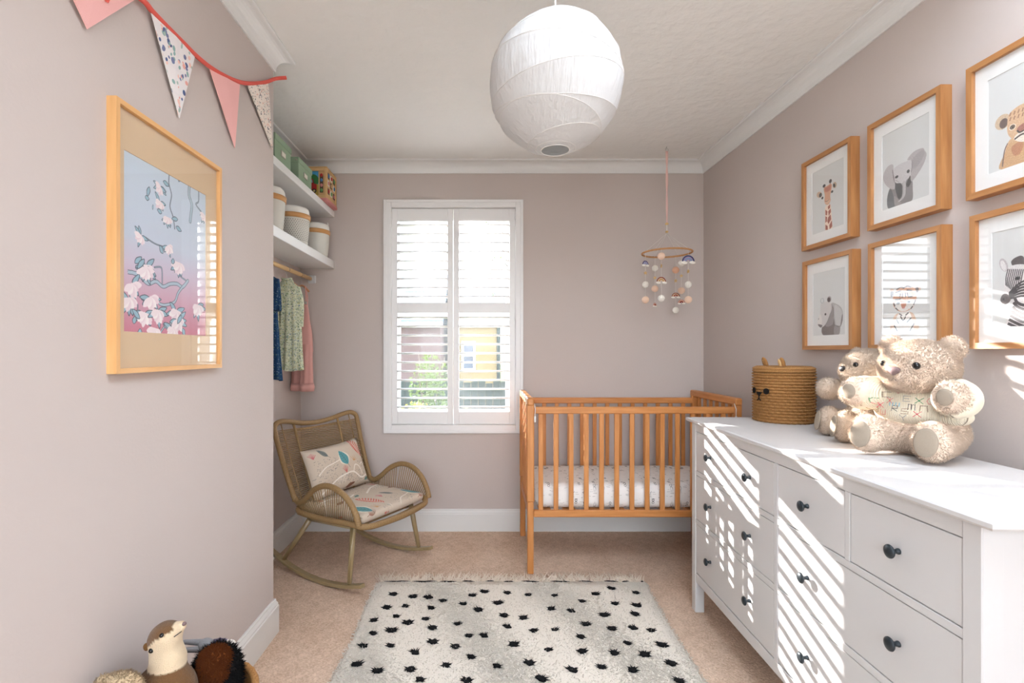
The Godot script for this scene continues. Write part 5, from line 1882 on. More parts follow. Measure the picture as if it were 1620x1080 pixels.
func build_clothes() -> void:
	var rx := -1.25
	var ry := 1.812
	mat("clear_plastic", rgb8(206, 206, 206), 0.3)
	mat("hook_metal", rgb8(190, 186, 180), 0.3).metallic = 0.9
	mat("hanger_wood", rgb8(196, 142, 104), 0.5)
	var rail := thing("clothes_rail", "round wooden clothes rail fixed under the lower shelf", "rail")
	var st := begin(true)
	tube(st, [Vector3(rx, ry, BREAST_FAR - 0.0), Vector3(rx, ry, -BACK + 0.012)], 0.0135, 14)
	part("rod", done(st), M.rod_wood_z, rail)
	part("bracket", box(Vector3(rx, ry, -BACK + 0.009), Vector3(0.058, 0.058, 0.018), 0.006), M.clear_plastic, rail)
	part("bracket_collar", tube_mesh([Vector3(rx, ry, -BACK + 0.015), Vector3(rx, ry, -BACK + 0.045)], 0.019, 14), M.clear_plastic, rail)
	for z in [-2.9, -3.2, -3.42]:
		part("rod_ring", tube_mesh([Vector3(rx, ry, z), Vector3(rx, ry, z - 0.004)], 0.0139, 14), M.cube_dark, rail)
	var spec := [[-2.83, 0.07, "navy"], [-3.19, 0.07, "green"], [-3.44, 0.05, "pink"]]
	var hl := ["wooden hanger holding the navy dress on the rail", "wooden hanger holding the green floral dress on the rail", "small wooden hanger holding the pink dungarees on the rail"]
	for k in 3:
		var z: float = spec[k][0]
		var w: float = spec[k][1]
		var yb := ry - 0.085
		var h := thing("clothes_hanger", hl[k], "hanger", "hangers on the clothes rail")
		var hook := []
		for i in 9:
			var a := lerpf(-0.3, PI + 0.2, i / 8.0)
			hook.append(Vector3(rx + cos(a) * 0.016, ry + 0.0005 + sin(a) * 0.016, z))
		hook.append(Vector3(rx - 0.006, ry - 0.03, z))
		hook.append(Vector3(rx, ry - 0.05, z))
		hook.append(Vector3(rx, yb + 0.012, z))
		part("hook", tube_mesh(hook, 0.0018, 6), M.hook_metal, h)
		part("shoulder_bar", tube_mesh(smooth([Vector3(rx - w, yb - 0.028, z), Vector3(rx - w * 0.5, yb, z), Vector3(rx, yb + 0.014, z), Vector3(rx + w * 0.5, yb, z), Vector3(rx + w, yb - 0.028, z)], false, 4), 0.0065, 8), M.hanger_wood, h)
	var blues := [rgb8(86, 118, 150), rgb8(150, 172, 190), rgb8(50, 78, 110), rgb8(120, 150, 120)]
	printed_cloth("navy_print", speckle("navy", rgb8(38, 66, 100), blues, 260, 4.0, 3), 5.0)
	var greens := [rgb8(96, 122, 96), rgb8(150, 168, 140), rgb8(110, 128, 156), rgb8(232, 228, 206), rgb8(196, 182, 120), rgb8(140, 160, 120)]
	printed_cloth("green_print", speckle("green", rgb8(206, 210, 184), greens, 620, 4.2, 5), 4.5)
	cloth("pink_cotton", rgb8(212, 160, 152), 0.06, 18.0, 0.2)
	# navy dress
	var z := -2.83
	var d := thing("navy_dress", "navy blue patterned dress half hidden behind the chimney breast corner", "dress")
	part("dress_body", garment([[1.735, 0.03, 0.012, 0, rx, z], [1.70, 0.085, 0.022, 0.001, rx, z], [1.60, 0.085, 0.03, 0.003, rx, z], [1.50, 0.085, 0.032, 0.006, rx, z], [1.32, 0.095, 0.04, 0.010, rx, z], [1.132, 0.11, 0.046, 0.014, rx, z]]), M.navy_print, d)
	for sg in [-1, 1]:
		if sg > 0: part("sleeve", tube_mesh([Vector3(rx + sg * 0.07, 1.695, z), Vector3(rx + sg * 0.082, 1.61, z + 0.01), Vector3(rx + sg * 0.085, 1.52, z + 0.02)], [0.026, 0.026, 0.03], 12), M.navy_print, d)
	# green dress
	z = -3.19
	d = thing("floral_dress", "pale green floral dress with long sleeves hanging on the rail", "dress")
	part("dress_body", garment([[1.748, 0.032, 0.016, 0, rx, z], [1.725, 0.045, 0.02, 0.0, rx, z], [1.70, 0.075, 0.026, 0.001, rx, z], [1.62, 0.066, 0.034, 0.003, rx + 0.004, z], [1.545, 0.064, 0.036, 0.005, rx + 0.008, z], [1.44, 0.074, 0.042, 0.009, rx + 0.012, z], [1.30, 0.078, 0.046, 0.012, rx + 0.012, z], [1.175, 0.084, 0.05, 0.014, rx + 0.014, z]], 56, 10.0, 1.0), M.green_print, d)
	part("collar", tube_mesh([Vector3(rx - 0.03, 1.752, z + 0.01), Vector3(rx, 1.742, z + 0.026), Vector3(rx + 0.034, 1.752, z + 0.008)], 0.008, 8), M.green_print, d)
	part("sleeve", tube_mesh(smooth([Vector3(rx - 0.045, 1.70, z + 0.03), Vector3(rx - 0.058, 1.60, z + 0.05), Vector3(rx - 0.05, 1.48, z + 0.06), Vector3(rx - 0.04, 1.43, z + 0.06)], false, 4), [0.024, 0.024, 0.025, 0.026, 0.026, 0.026, 0.025, 0.024, 0.023, 0.022, 0.019, 0.017, 0.021], 12), M.green_print, d)
	part("sleeve", tube_mesh(smooth([Vector3(rx + 0.055, 1.70, z - 0.01), Vector3(rx + 0.075, 1.60, z - 0.02), Vector3(rx + 0.072, 1.45, z - 0.02)], false, 4), 0.022, 12), M.green_print, d)
	# pink dungarees
	z = -3.44
	d = thing("pink_dungarees", "dusty pink dungarees with rolled cuffs hanging next to the floral dress", "dungarees")
	var x := rx + 0.004
	part("bib", garment([[1.615, 0.03, 0.01, 0, x, z], [1.59, 0.042, 0.014, 0.001, x, z], [1.50, 0.052, 0.02, 0.001, x, z], [1.43, 0.066, 0.028, 0.002, x, z], [1.36, 0.07, 0.034, 0.003, x, z], [1.29, 0.074, 0.038, 0.002, x, z]], 40, 6.0), M.pink_cotton, d)
	for sg in [-1.0, 1.0]:
		part("strap", tube_mesh(smooth([Vector3(x + sg * 0.03, 1.61, z + 0.012), Vector3(x + sg * 0.028, 1.68, z + 0.012), Vector3(x + sg * 0.022, 1.735, z), Vector3(x + sg * 0.03, 1.66, z - 0.015), Vector3(x + sg * 0.03, 1.60, z - 0.012)], false, 4), 0.0075, 8, false, 0.4), M.pink_cotton, d)
		part("buckle", ball_mesh(Vector3(x + sg * 0.03, 1.622, z + 0.017), Vector3(0.009, 0.011, 0.004), 6), M.hook_metal, d)
		part("leg", garment([[1.34, 0.04, 0.03, 0.001, x + sg * 0.034, z + sg * 0.012], [1.22, 0.04, 0.03, 0.004, x + sg * 0.036, z + sg * 0.02], [1.10, 0.04, 0.03, 0.006, x + sg * 0.04, z + sg * 0.025], [1.065, 0.042, 0.032, 0.005, x + sg * 0.04, z + sg * 0.025]], 30, 6.0, sg), M.pink_cotton, d)
		part("rolled_cuff", garment([[1.072, 0.04, 0.03, 0, x + sg * 0.04, z + sg * 0.025], [1.078, 0.046, 0.037, 0.002, x + sg * 0.04, z + sg * 0.025], [1.05, 0.05, 0.041, 0.003, x + sg * 0.04, z + sg * 0.025], [1.025, 0.047, 0.038, 0.002, x + sg * 0.04, z + sg * 0.025], [1.024, 0.038, 0.03, 0, x + sg * 0.04, z + sg * 0.025]], 30, 5.0, sg), M.pink_cotton, d)

# ---------------------------------------------------------------- straw basket with a face
func weave_tex(key: String, a: Color, b: Color) -> ImageTexture:
	return tint_tex(key, 0.09, 3, a, b, 256, FastNoiseLite.TYPE_SIMPLEX, 15)

func woven_profile(r0: float, r1: float, y0: float, y1: float, n: int, bulge: float) -> Array:
	var p := []
	for k in n:
		for j in 4:
			var t := (k + j / 4.0) / n
			p.append(Vector2(lerpf(r0, r1, t) + bulge * absf(sin(PI * j / 4.0)), lerpf(y0, y1, t)))
	p.append(Vector2(r1, y1))
	return p

func on_drum(c: Vector3, r: float, pts: Array, thick: float, mid: float) -> ArrayMesh:
	# a flat figure (arc length, height) bent round a drum; mid is the compass angle of its middle
	var st := begin()
	var poly := PackedVector2Array()
	for p in pts: poly.append(p)
	var idx := Geometry2D.triangulate_polygon(poly)
	var put := func(p: Vector2, rr: float) -> Vector3:
		var a: float = mid + p.x / r
		return c + Vector3(cos(a) * rr, p.y, sin(a) * rr)
	for k in range(0, idx.size(), 3):
		tri(st, put.call(poly[idx[k]], r + thick), put.call(poly[idx[k + 1]], r + thick), put.call(poly[idx[k + 2]], r + thick))
	for i in poly.size():
		var a := poly[i]
		var b := poly[(i + 1) % poly.size()]
		quad(st, put.call(a, r), put.call(b, r), put.call(b, r + thick), put.call(a, r + thick))
	return done(st)

func build_face_basket() -> void:
	var m := mat("straw", Color.WHITE, 0.75, 0.3)
	m.albedo_texture = weave_tex("straw", rgb8(116, 74, 38), rgb8(224, 172, 110))
	tri_scale(m, Vector3(9, 22, 9))
	bumpy(m, noise_tex(0.06, 4), 0.35)
	mat("black_yarn", rgb8(36, 32, 30), 0.9, 0.1)
	var c := Vector3(1.433, TOP, -2.432)
	var o := thing("face_basket", "round straw basket with ears and a stitched animal face on the dresser", "basket", "", c)
	var R := 0.128
	var H := 0.235
	var wob := func(a: float, v: float) -> float: return 1.0 + 0.035 * sin(a * 30.0) * (1.0 if int(v * 17.0 * 0.999) % 2 == 0 else -1.0)
	var prof := [Vector2(0, 0.002), Vector2(R - 0.008, 0.0)]
	prof.append_array(woven_profile(R - 0.008, R - 0.007, 0.001, H, 17, 0.012))
	part("body", lathe_mesh(prof, 96, Vector3.ZERO, wob), m, o)
	var lid := [Vector2(R + 0.002, H + 0.001)]
	lid.append_array(woven_profile(R + 0.001, R, H + 0.001, H + 0.024, 2, 0.005))
	for k in 7: lid.append_array([Vector2(lerpf(R - 0.004, 0.0, (k + 0.5) / 7.0), H + 0.030 + 0.003 * k / 7.0), Vector2(lerpf(R - 0.004, 0.0, (k + 1) / 7.0), H + 0.026 + 0.004 * k / 7.0)])
	var lidp := part("lid", lathe_mesh(lid, 96), m, o)
	# face towards the room
	var mid := PI - 0.2
	var eye := []
	for k in 12: eye.append(Vector2(cos(TAU * k / 12) * 0.0135, sin(TAU * k / 12) * 0.0145))
	for s in [-1.0, 1.0]:
		var q := []
		for e in eye: q.append(e + Vector2(s * 0.04, 0.148))
		part("eye", on_drum(Vector3.ZERO, R + 0.005, q, 0.004, mid), M.black_yarn, o)
	part("nose", on_drum(Vector3.ZERO, R + 0.005, [Vector2(-0.016, 0.143), Vector2(0.016, 0.143), Vector2(0.012, 0.133), Vector2(0.002, 0.124), Vector2(-0.002, 0.124), Vector2(-0.012, 0.133)], 0.0035, mid), M.black_yarn, o)
	part("mouth", on_drum(Vector3.ZERO, R + 0.005, [Vector2(-0.002, 0.126), Vector2(0.002, 0.126), Vector2(0.002, 0.113), Vector2(0.013, 0.104), Vector2(0.011, 0.101), Vector2(0.0, 0.109), Vector2(-0.011, 0.101), Vector2(-0.013, 0.104), Vector2(-0.002, 0.113)], 0.0035, mid), M.black_yarn, o)
	for s in [-1.0, 1.0]:
		var p := Vector3(-0.045, H + 0.024, s * 0.066 - 0.005)
		var st := begin(true)
		ball(st, p + Vector3(0.004 * s, 0.020, 0), Vector3(0.010, 0.030, 0.018), 8, Basis(Vector3.BACK, 0.3) * Basis(Vector3.RIGHT, s * 0.2))
		var ear := part("ear", done(st), m, o)
		part("inner_ear", ball_mesh(p + Vector3(-0.008, 0.020, 0), Vector3(0.006, 0.022, 0.011), 7, Basis(Vector3.BACK, 0.3)), M.rod_wood_y, ear)

# ---------------------------------------------------------------- teddy bears
func bear_prims(turn: float, tilt: float) -> Array:
	var I := Basis.IDENTITY
	var p := [["e", Vector3(0, 0.125, 0), Vector3(0.098, 0.12, 0.083), I, 0.02], ["e", Vector3(0, 0.07, 0.0), Vector3(0.118, 0.07, 0.095), I, 0.03]]
	for s in [-1.0, 1.0]:
		p.append(["c", Vector3(s * 0.062, 0.056, 0.03), Vector3(s * 0.084, 0.056, 0.115), 0.055, 0.048, 0.02])
		p.append(["e", Vector3(s * 0.087, 0.062, 0.135), Vector3(0.048, 0.061, 0.037), Basis(Vector3.RIGHT, -0.15), 0.02])
		p.append(["c", Vector3(s * 0.082, 0.195, 0.01), Vector3(s * 0.125, 0.192, 0.115), 0.044, 0.040, 0.02])
		p.append(["e", Vector3(s * 0.127, 0.195, 0.125), Vector3(0.042, 0.044, 0.038), I, 0.02])
	return p

func head_prims(big: float) -> Array:
	var I := Basis.IDENTITY
	var p := [["e", Vector3(0, 0, 0), Vector3(0.106, 0.086, 0.088) * big, I, 0.0], ["e", Vector3(0, -0.018, 0.07) * big, Vector3(0.05, 0.04, 0.045) * big, I, 0.03], ["e", Vector3(0, -0.04, 0.01) * big, Vector3(0.088, 0.055, 0.07) * big, I, 0.03], ["e", Vector3(0, 0.02, 0.05) * big, Vector3(0.05, 0.045, 0.04) * big, I, 0.03]]
	for s in [-1.0, 1.0]:
		p.append(["e", Vector3(s * 0.086, 0.062, -0.012) * big, Vector3(0.037, 0.036, 0.018) * big, Basis(Vector3.BACK, -s * 0.5), 0.012])
	return p

func stitched(im: Image, pts: Array, col: Color, o: Vector2, s: float) -> void:
	# a letter worked in small stitches
	for i in pts.size() - 1:
		var a := o + Vector2(pts[i][0], pts[i][1]) * s
		var b := o + Vector2(pts[i + 1][0], pts[i + 1][1]) * s
		var n := maxi(1, int((b - a).length() / 6.0))
		for k in n + 1:
			var q := a.lerp(b, float(k) / n)
			im.fill_rect(Rect2i(int(q.x) - 2, int(q.y) - 2, 5, 5), col)

func sweater_tex() -> ImageTexture:
	var S := 512
	var im := Image.create(S, S, false, Image.FORMAT_RGB8)
	im.fill(rgb8(238, 226, 202))
	var glyph := {
		"C": [[[2, 0], [0, 0], [0, 2], [2, 2]]], "E": [[[2, 0], [0, 0], [0, 2], [2, 2]], [[0, 1], [1.6, 1]]], "X": [[[0, 0], [2, 2]], [[2, 0], [0, 2]]], "O": [[[0.5, 0], [1.5, 0], [2, 1], [1.5, 2], [0.5, 2], [0, 1], [0.5, 0]]],
		"r": [[[0.3, 2], [0.3, 0], [0.3, 0.6], [1, 0], [1.8, 0.2]]], "x": [[[0, 0], [2, 2]], [[2, 0], [0, 2]], [[1, 0], [1, 2]]], "m": [[[0, 2], [0, 0], [0.8, 0], [1, 2], [1, 0.2], [1.8, 0], [2, 2]]], "n": [[[0, 2], [0, 0], [1.6, 0], [2, 2]]],
		"u": [[[0, 0], [0, 1.6], [0.8, 2], [1.8, 1.6], [1.8, 0]]], "w": [[[0, 0], [0, 1.8], [1, 2], [1, 0.6], [1, 2], [2, 1.8], [2, 0]]], "R": [[[0, 2], [0, 0], [1.8, 0], [1.8, 1], [0, 1], [1.9, 2]]], "S": [[[2, 0], [0, 0.2], [0, 1], [2, 1.1], [2, 1.9], [0, 2]]], "Y": [[[0, 0], [1, 1], [1, 2]], [[2, 0], [1, 1]]],
	}
	var red := rgb8(200, 60, 70)
	var black := rgb8(70, 62, 62)
	var green := rgb8(56, 130, 80)
	var grey := rgb8(160, 156, 152)
	for g in [["C", 110, 170, rgb8(120, 100, 80)], ["E", 240, 190, grey], ["X", 310, 200, green], ["O", 368, 200, rgb8(226, 128, 122)], ["r", 60, 215, green], ["x", 130, 215, rgb8(222, 108, 104)], ["m", 275, 250, black], ["n", 340, 256, rgb8(120, 84, 60)], ["u", 30, 300, rgb8(160, 130, 70)], ["w", 90, 310, rgb8(220, 120, 112)], ["x", 68, 256, rgb8(226, 110, 116)], ["R", 175, 270, black], ["S", 240, 285, rgb8(140, 96, 60)], ["X", 310, 300, red], ["Y", 230, 335, grey]]:
		for l in glyph[g[0]]: stitched(im, l, g[3], Vector2(g[1], g[2]), 20.0)
	p_poly(im, [Vector2(170, 150), Vector2(182, 136), Vector2(194, 142), Vector2(200, 146), Vector2(206, 142), Vector2(222, 136), Vector2(232, 150), Vector2(200, 178)], rgb8(206, 52, 74))
	im.fill_rect(Rect2i(380, 395, 70, 50), rgb8(104, 190, 200))
	p_poly(im, [Vector2(360, 446), Vector2(460, 420), Vector2(440, 456)], rgb8(48, 120, 96))
	for k in 4: im.fill_rect(Rect2i(150 + k * 22, 245, 8, 30), rgb8(170, 206, 216))
	T["sweater"] = ImageTexture.create_from_image(im)
	return T["sweater"]

func bear_face(head: MeshInstance3D, big: float, nose: Material) -> void:
	for s in [-1.0, 1.0]:
		part("eye", ball_mesh(Vector3(s * 0.046, 0.016, 0.0845) * big, Vector3(0.0112, 0.0118, 0.010) * big, 8), M.bead_black, head)
	part("nose", soft_body([["e", Vector3(0, 0.002, 0.112) * big, Vector3(0.019, 0.011, 0.010) * big, Basis.IDENTITY, 0.0], ["e", Vector3(0, -0.006, 0.112) * big, Vector3(0.008, 0.010, 0.009) * big, Basis.IDENTITY, 0.008]], 0.003), nose, head)
	part("mouth", tube_mesh([Vector3(-0.016, -0.034, 0.106) * big, Vector3(-0.006, -0.03, 0.1125) * big, Vector3(0, -0.022, 0.1145) * big, Vector3(0.006, -0.03, 0.1125) * big, Vector3(0.016, -0.034, 0.106) * big], 0.0013 * big, 5), nose, head)

func build_bears() -> void:
	mat("bead_black", rgb8(14, 13, 13), 0.08)
	var f1 := cloth("cream_plush", rgb8(232, 209, 188), 0.08, 22.0, 0.5)
	var f2 := cloth("fawn_plush", rgb8(208, 189, 170), 0.08, 22.0, 0.5)
	cloth("pad_suede", rgb8(158, 144, 128), 0.05, 30.0, 0.0)
	mat("nose_thread", rgb8(120, 96, 94), 0.6)
	mat("nose_dark", rgb8(30, 26, 26), 0.5)
	# big bear in a knitted jumper, its back to the wall
	var b := thing("teddy_bear", "large cream teddy bear in a knitted jumper stitched with coloured letters", "teddy bear", "", Vector3(1.41, TOP + 0.007, -1.634), deg_to_rad(-65))
	var body := part("body", soft_body(bear_prims(0, 0), 0.0075), f1, b)
	var nosw := func(p: Vector3, _n: Vector3) -> bool: return p.y < 0.115 or absf(p.x) > 0.1 and p.z > 0.105
	fur(body, 24000, 0.009, 0.0014, f1, 0.7, nosw)
	var head := part("head", soft_body(head_prims(1.0), 0.007), f1, b, Vector3(0, 0.278, 0.022))
	head.rotation = Vector3(0.10, -0.12, -0.05)
	fur(head, 20000, 0.009, 0.0014, f1, 0.7)
	bear_face(head, 1.0, M.nose_thread)
	for s in [-1.0, 1.0]:
		part("foot_pad", ball_mesh(Vector3(s * 0.088, 0.06, 0.1745), Vector3(0.031, 0.043, 0.007), 10, Basis(Vector3.RIGHT, -0.15)), M.pad_suede, b)
		part("paw_pad", ball_mesh(Vector3(s * 0.128, 0.196, 0.1645), Vector3(0.021, 0.025, 0.007), 8), M.pad_suede, b)
	var km := cloth("jumper_knit", Color.WHITE, 0.12, 1.0, 0.3)
	km.uv1_triplanar = false
	km.uv1_scale = Vector3.ONE
	km.albedo_texture = sweater_tex()
	var rib := Image.create(512, 8, false, Image.FORMAT_L8)
	for x in 512:
		for y in 8: rib.set_pixel(x, y, Color.from_hsv(0, 0, 0.5 + 0.5 * sin(x * TAU / 8.0)))
	km.heightmap_texture = ImageTexture.create_from_image(rib)
	km.heightmap_scale = 0.25
	var sw := [["e", Vector3(0, 0.165, 0.0), Vector3(0.108, 0.088, 0.094), Basis.IDENTITY, 0.0], ["e", Vector3(0, 0.125, 0.0), Vector3(0.126, 0.046, 0.106), Basis.IDENTITY, 0.03], ["e", Vector3(0, 0.228, 0.005), Vector3(0.062, 0.022, 0.062), Basis.IDENTITY, 0.02]]
	for s in [-1.0, 1.0]:
		sw.append(["c", Vector3(s * 0.085, 0.195, 0.0), Vector3(s * 0.122, 0.188, 0.082), 0.052, 0.054, 0.015])
		sw.append(["c", Vector3(s * 0.124, 0.188, 0.086), Vector3(s * 0.125, 0.188, 0.094), 0.058, 0.056, 0.006])
	var uvf := func(p: Vector3) -> Vector2:
		if p.z < 0.02 or absf(p.x) > 0.125: return Vector2(0.02, 0.05)
		return Vector2((p.x + 0.115) / 0.23, 1.0 - (p.y - 0.055) / 0.21)
	part("jumper", soft_body(sw, 0.006, uvf), km, b)
	# plain bear beside it
	b = thing("teddy_bear", "plain fawn teddy bear sitting behind the bear in the jumper", "teddy bear", "", Vector3(1.462, TOP + 0.004, -1.9), deg_to_rad(-106))
	b.scale = Vector3.ONE * 0.93
	body = part("body", soft_body(bear_prims(0, 0), 0.0085), f2, b)
	fur(body, 18000, 0.009, 0.0014, f2, 0.7)
	head = part("head", soft_body(head_prims(0.92), 0.007), f2, b, Vector3(0, 0.285, 0.022))
	head.rotation = Vector3(0.0, 0.25, 0.06)
	fur(head, 15000, 0.009, 0.0014, f2, 0.7)
	bear_face(head, 0.92, M.nose_dark)
	for s in [-1.0, 1.0]:
		part("foot_pad", ball_mesh(Vector3(s * 0.088, 0.06, 0.1745), Vector3(0.031, 0.043, 0.006), 10, Basis(Vector3.RIGHT, -0.15)), M.pad_suede, b)

# ---------------------------------------------------------------- baby mobile
func build_mobile() -> void:
	mat("hoop_wrap", rgb8(200, 150, 104), 0.8, 0.2)
	mat("white_thread", rgb8(232, 226, 218), 0.8, 0.2)
	cloth("pom_white", rgb8(252, 247, 238), 0.05, 40.0, 0.4)
	cloth("pom_peach", rgb8(242, 210, 186), 0.05, 40.0, 0.4)
	cloth("pom_apricot", rgb8(236, 188, 158), 0.05, 40.0, 0.4)
	cloth("ribbon_pink", rgb8(236, 198, 190), 0.02, 20.0, 0.2)
	mat("bead_wood", rgb8(216, 180, 122), 0.5)
	mat("hook_white", rgb8(210, 204, 200), 0.3).metallic = 0.6
	for c in [["arc_navy", 70, 78, 118], ["arc_lilac", 176, 156, 186], ["arc_blue", 140, 170, 200], ["arc_rust", 158, 82, 58], ["arc_cream", 232, 208, 178], ["arc_rose", 206, 132, 120], ["arc_red", 150, 50, 46], ["arc_ochre", 204, 154, 92]]:
		cloth(c[0], rgb8(c[1], c[2], c[3]), 0.1, 40.0, 0.2)
	var Z := 3.37
	var c := at(1055, 400, Z)
	var o := thing("cot_mobile", "felt rainbow and pompom baby mobile hanging from a wrapped hoop", "mobile", "", c)
	var S := Z / FOC
	var up := func(py: float) -> float: return (400.0 - py) * S
	# hook, ribbon and beads
	var hk := []
	for k in 10: hk.append(Vector3(0.010 * cos(-1.4 + k * 0.5), CEIL - c.y - 0.022 + 0.010 * sin(-1.4 + k * 0.5), 0))
	hk.append(Vector3(0, CEIL - c.y, 0))
	part("ceiling_hook", tube_mesh(hk, 0.0022, 6), M.hook_white, o)
	var rt: float = CEIL - c.y - 0.03
	var rb: float = up.call(352)
	for s in [-1.0, 1.0]:
		var p := []
		for k in 14:
			var t := k / 13.0
			p.append(Vector3(s * 0.0045 * cos(t * 9.0) * (1.0 - t * 0.6), lerpf(rt, rb, t), s * 0.004 * sin(t * 9.0)))
		part("ribbon", tube_mesh(p, 0.0048, 6, false, 0.45), M.ribbon_pink, o)
	part("bead", ball_mesh(Vector3(0, up.call(354), 0), Vector3(0.012, 0.008, 0.012), 8), M.bead_wood, o)
	part("bead", ball_mesh(Vector3(0, up.call(366.5), 0), Vector3(0.010, 0.008, 0.010), 8), M.bead_wood, o)
	part("cord", tube_mesh([Vector3(0, up.call(352), 0), Vector3(0, up.call(369), 0)], 0.0035, 6), M.white_thread, o)
	# the hoop, wrapped in thread
	var R := 0.158
	var hp := []
	for k in 72: hp.append(Vector3(cos(TAU * k / 72) * R, 0, sin(TAU * k / 72) * R))
	var rr := []
	for k in 72: rr.append(0.0056 + 0.0009 * (k % 2))
	part("hoop", tube_mesh(hp, rr, 8, true), M.hoop_wrap, o)
	for k in 6:
		var a := TAU * (k + 0.3) / 6
		part("hoop_thread", tube_mesh([Vector3(0, up.call(369), 0), Vector3(cos(a) * R, 0, sin(a) * R)], 0.0011, 4), M.white_thread, o)
	var pom := func(m: Material, p: Vector3, r: float, fluffy: bool) -> void:
		var st := begin(true)
		ball(st, p, Vector3.ONE * r, 9)
		st.index()
		var q := part("pompom", done(st), m, o)
		if fluffy: fur(q, 160, r * 0.4, 0.0045, m, 0.8)
	var rainbow := func(p: Vector3, s: float, cols: Array, turn: float) -> void:
		for k in cols.size():
			var q := []
			var ra: float = s * (1.0 - 0.22 * k)
			for i in 13: q.append(p + Basis(Vector3.UP, turn) * Vector3(cos(PI * i / 12) * ra, sin(PI * i / 12) * ra, 0))
			part("rainbow_arc", tube_mesh(q, s * 0.12, 6), M[cols[k]], o)
		for sg in [-1.0, 1.0]:
			var st := begin(true)
			for g in [[0.0, 0.0, 1.0], [0.65, -0.1, 0.8], [-0.6, 0.05, 0.75]]:
				ball(st, p + Basis(Vector3.UP, turn) * Vector3(sg * s * 0.72 + g[0] * s * 0.42, -s * 0.18 + g[1] * s * 0.5, 0), Vector3(0.36, 0.30, 0.34) * s * g[2], 7)
			part("felt_cloud", done(st), M.pom_white, o)
	var blue := ["arc_navy", "arc_lilac", "arc_blue", "arc_lilac"]
	var warm := ["arc_rust", "arc_cream", "arc_ochre", "arc_cream"]
	var rust := ["arc_rust", "arc_cream", "arc_rust", "arc_rose"]
	var rose := ["arc_rose", "arc_cream", "arc_red", "arc_red"]
	var strings := [[1021, 1, [["r", 420, 0.024, blue, 0.5], ["s", 433], ["w", 451], ["p", 475]]], [1036, -1, [["w", 418], ["s", 434], ["p", 452], ["r", 480, 0.018, rose, 0.7]]], [1046, 1, [["p", 411], ["s", 426], ["r", 450, 0.028, warm, 0.1], ["w", 475]]], [1069, -1, [["a", 422.5], ["s", 440], ["r", 466, 0.024, rust, -0.2], ["w", 488]]], [1078, -1, [["w", 413], ["s", 433], ["p", 457], ["r", 477, 0.020, rose, -0.5]]], [1089, 1, [["r", 419, 0.036, blue, 0.0], ["s", 434], ["w", 454], ["p", 477]]]]
	for s in strings:
		var x := 0.0
		var z := 0.0
		var miss := 1e9
		for k in 181:                                  # where on the hoop this thread is tied
			var a: float = PI * k / 180.0 * s[1]
			var e: float = absf(PX + FOC * (c.x + cos(a) * R) / (Z - sin(a) * R) - s[0])
			if e < miss:
				miss = e
				x = cos(a) * R
				z = sin(a) * R
		var last := 0.0
		for it in s[2]:
			var y: float = up.call(it[1])
			last = y
			var p := Vector3(x, y, z)
			match it[0]:
				"w": pom.call(M.pom_white, p, 0.0205, true)
				"p": pom.call(M.pom_peach, p, 0.0235, false)
				"a": pom.call(M.pom_apricot, p, 0.0235, false)
				"r": rainbow.call(p, it[2], it[3], it[4])
				"s":
					var st := begin()
					var star := PackedVector2Array()
					for k in 10: star.append(Vector2(sin(TAU * k / 10), cos(TAU * k / 10)) * (0.0135 if k % 2 == 0 else 0.006))
					slab(st, star, -0.003, 0.003, Transform3D(Basis(Vector3.UP, x * 20.0), p))
					part("wooden_star", done(st), M.bead_wood, o)
		part("hanging_thread", tube_mesh([Vector3(x, 0, z), Vector3(x, last, z)], 0.0012, 4), M.white_thread, o)

# ---------------------------------------------------------------- bunting
func on_breast(px: float, py: float, out := 0.012) -> Vector3:
	var x := BREAST + out
	return at(px, py, x * FOC / (px - PX))

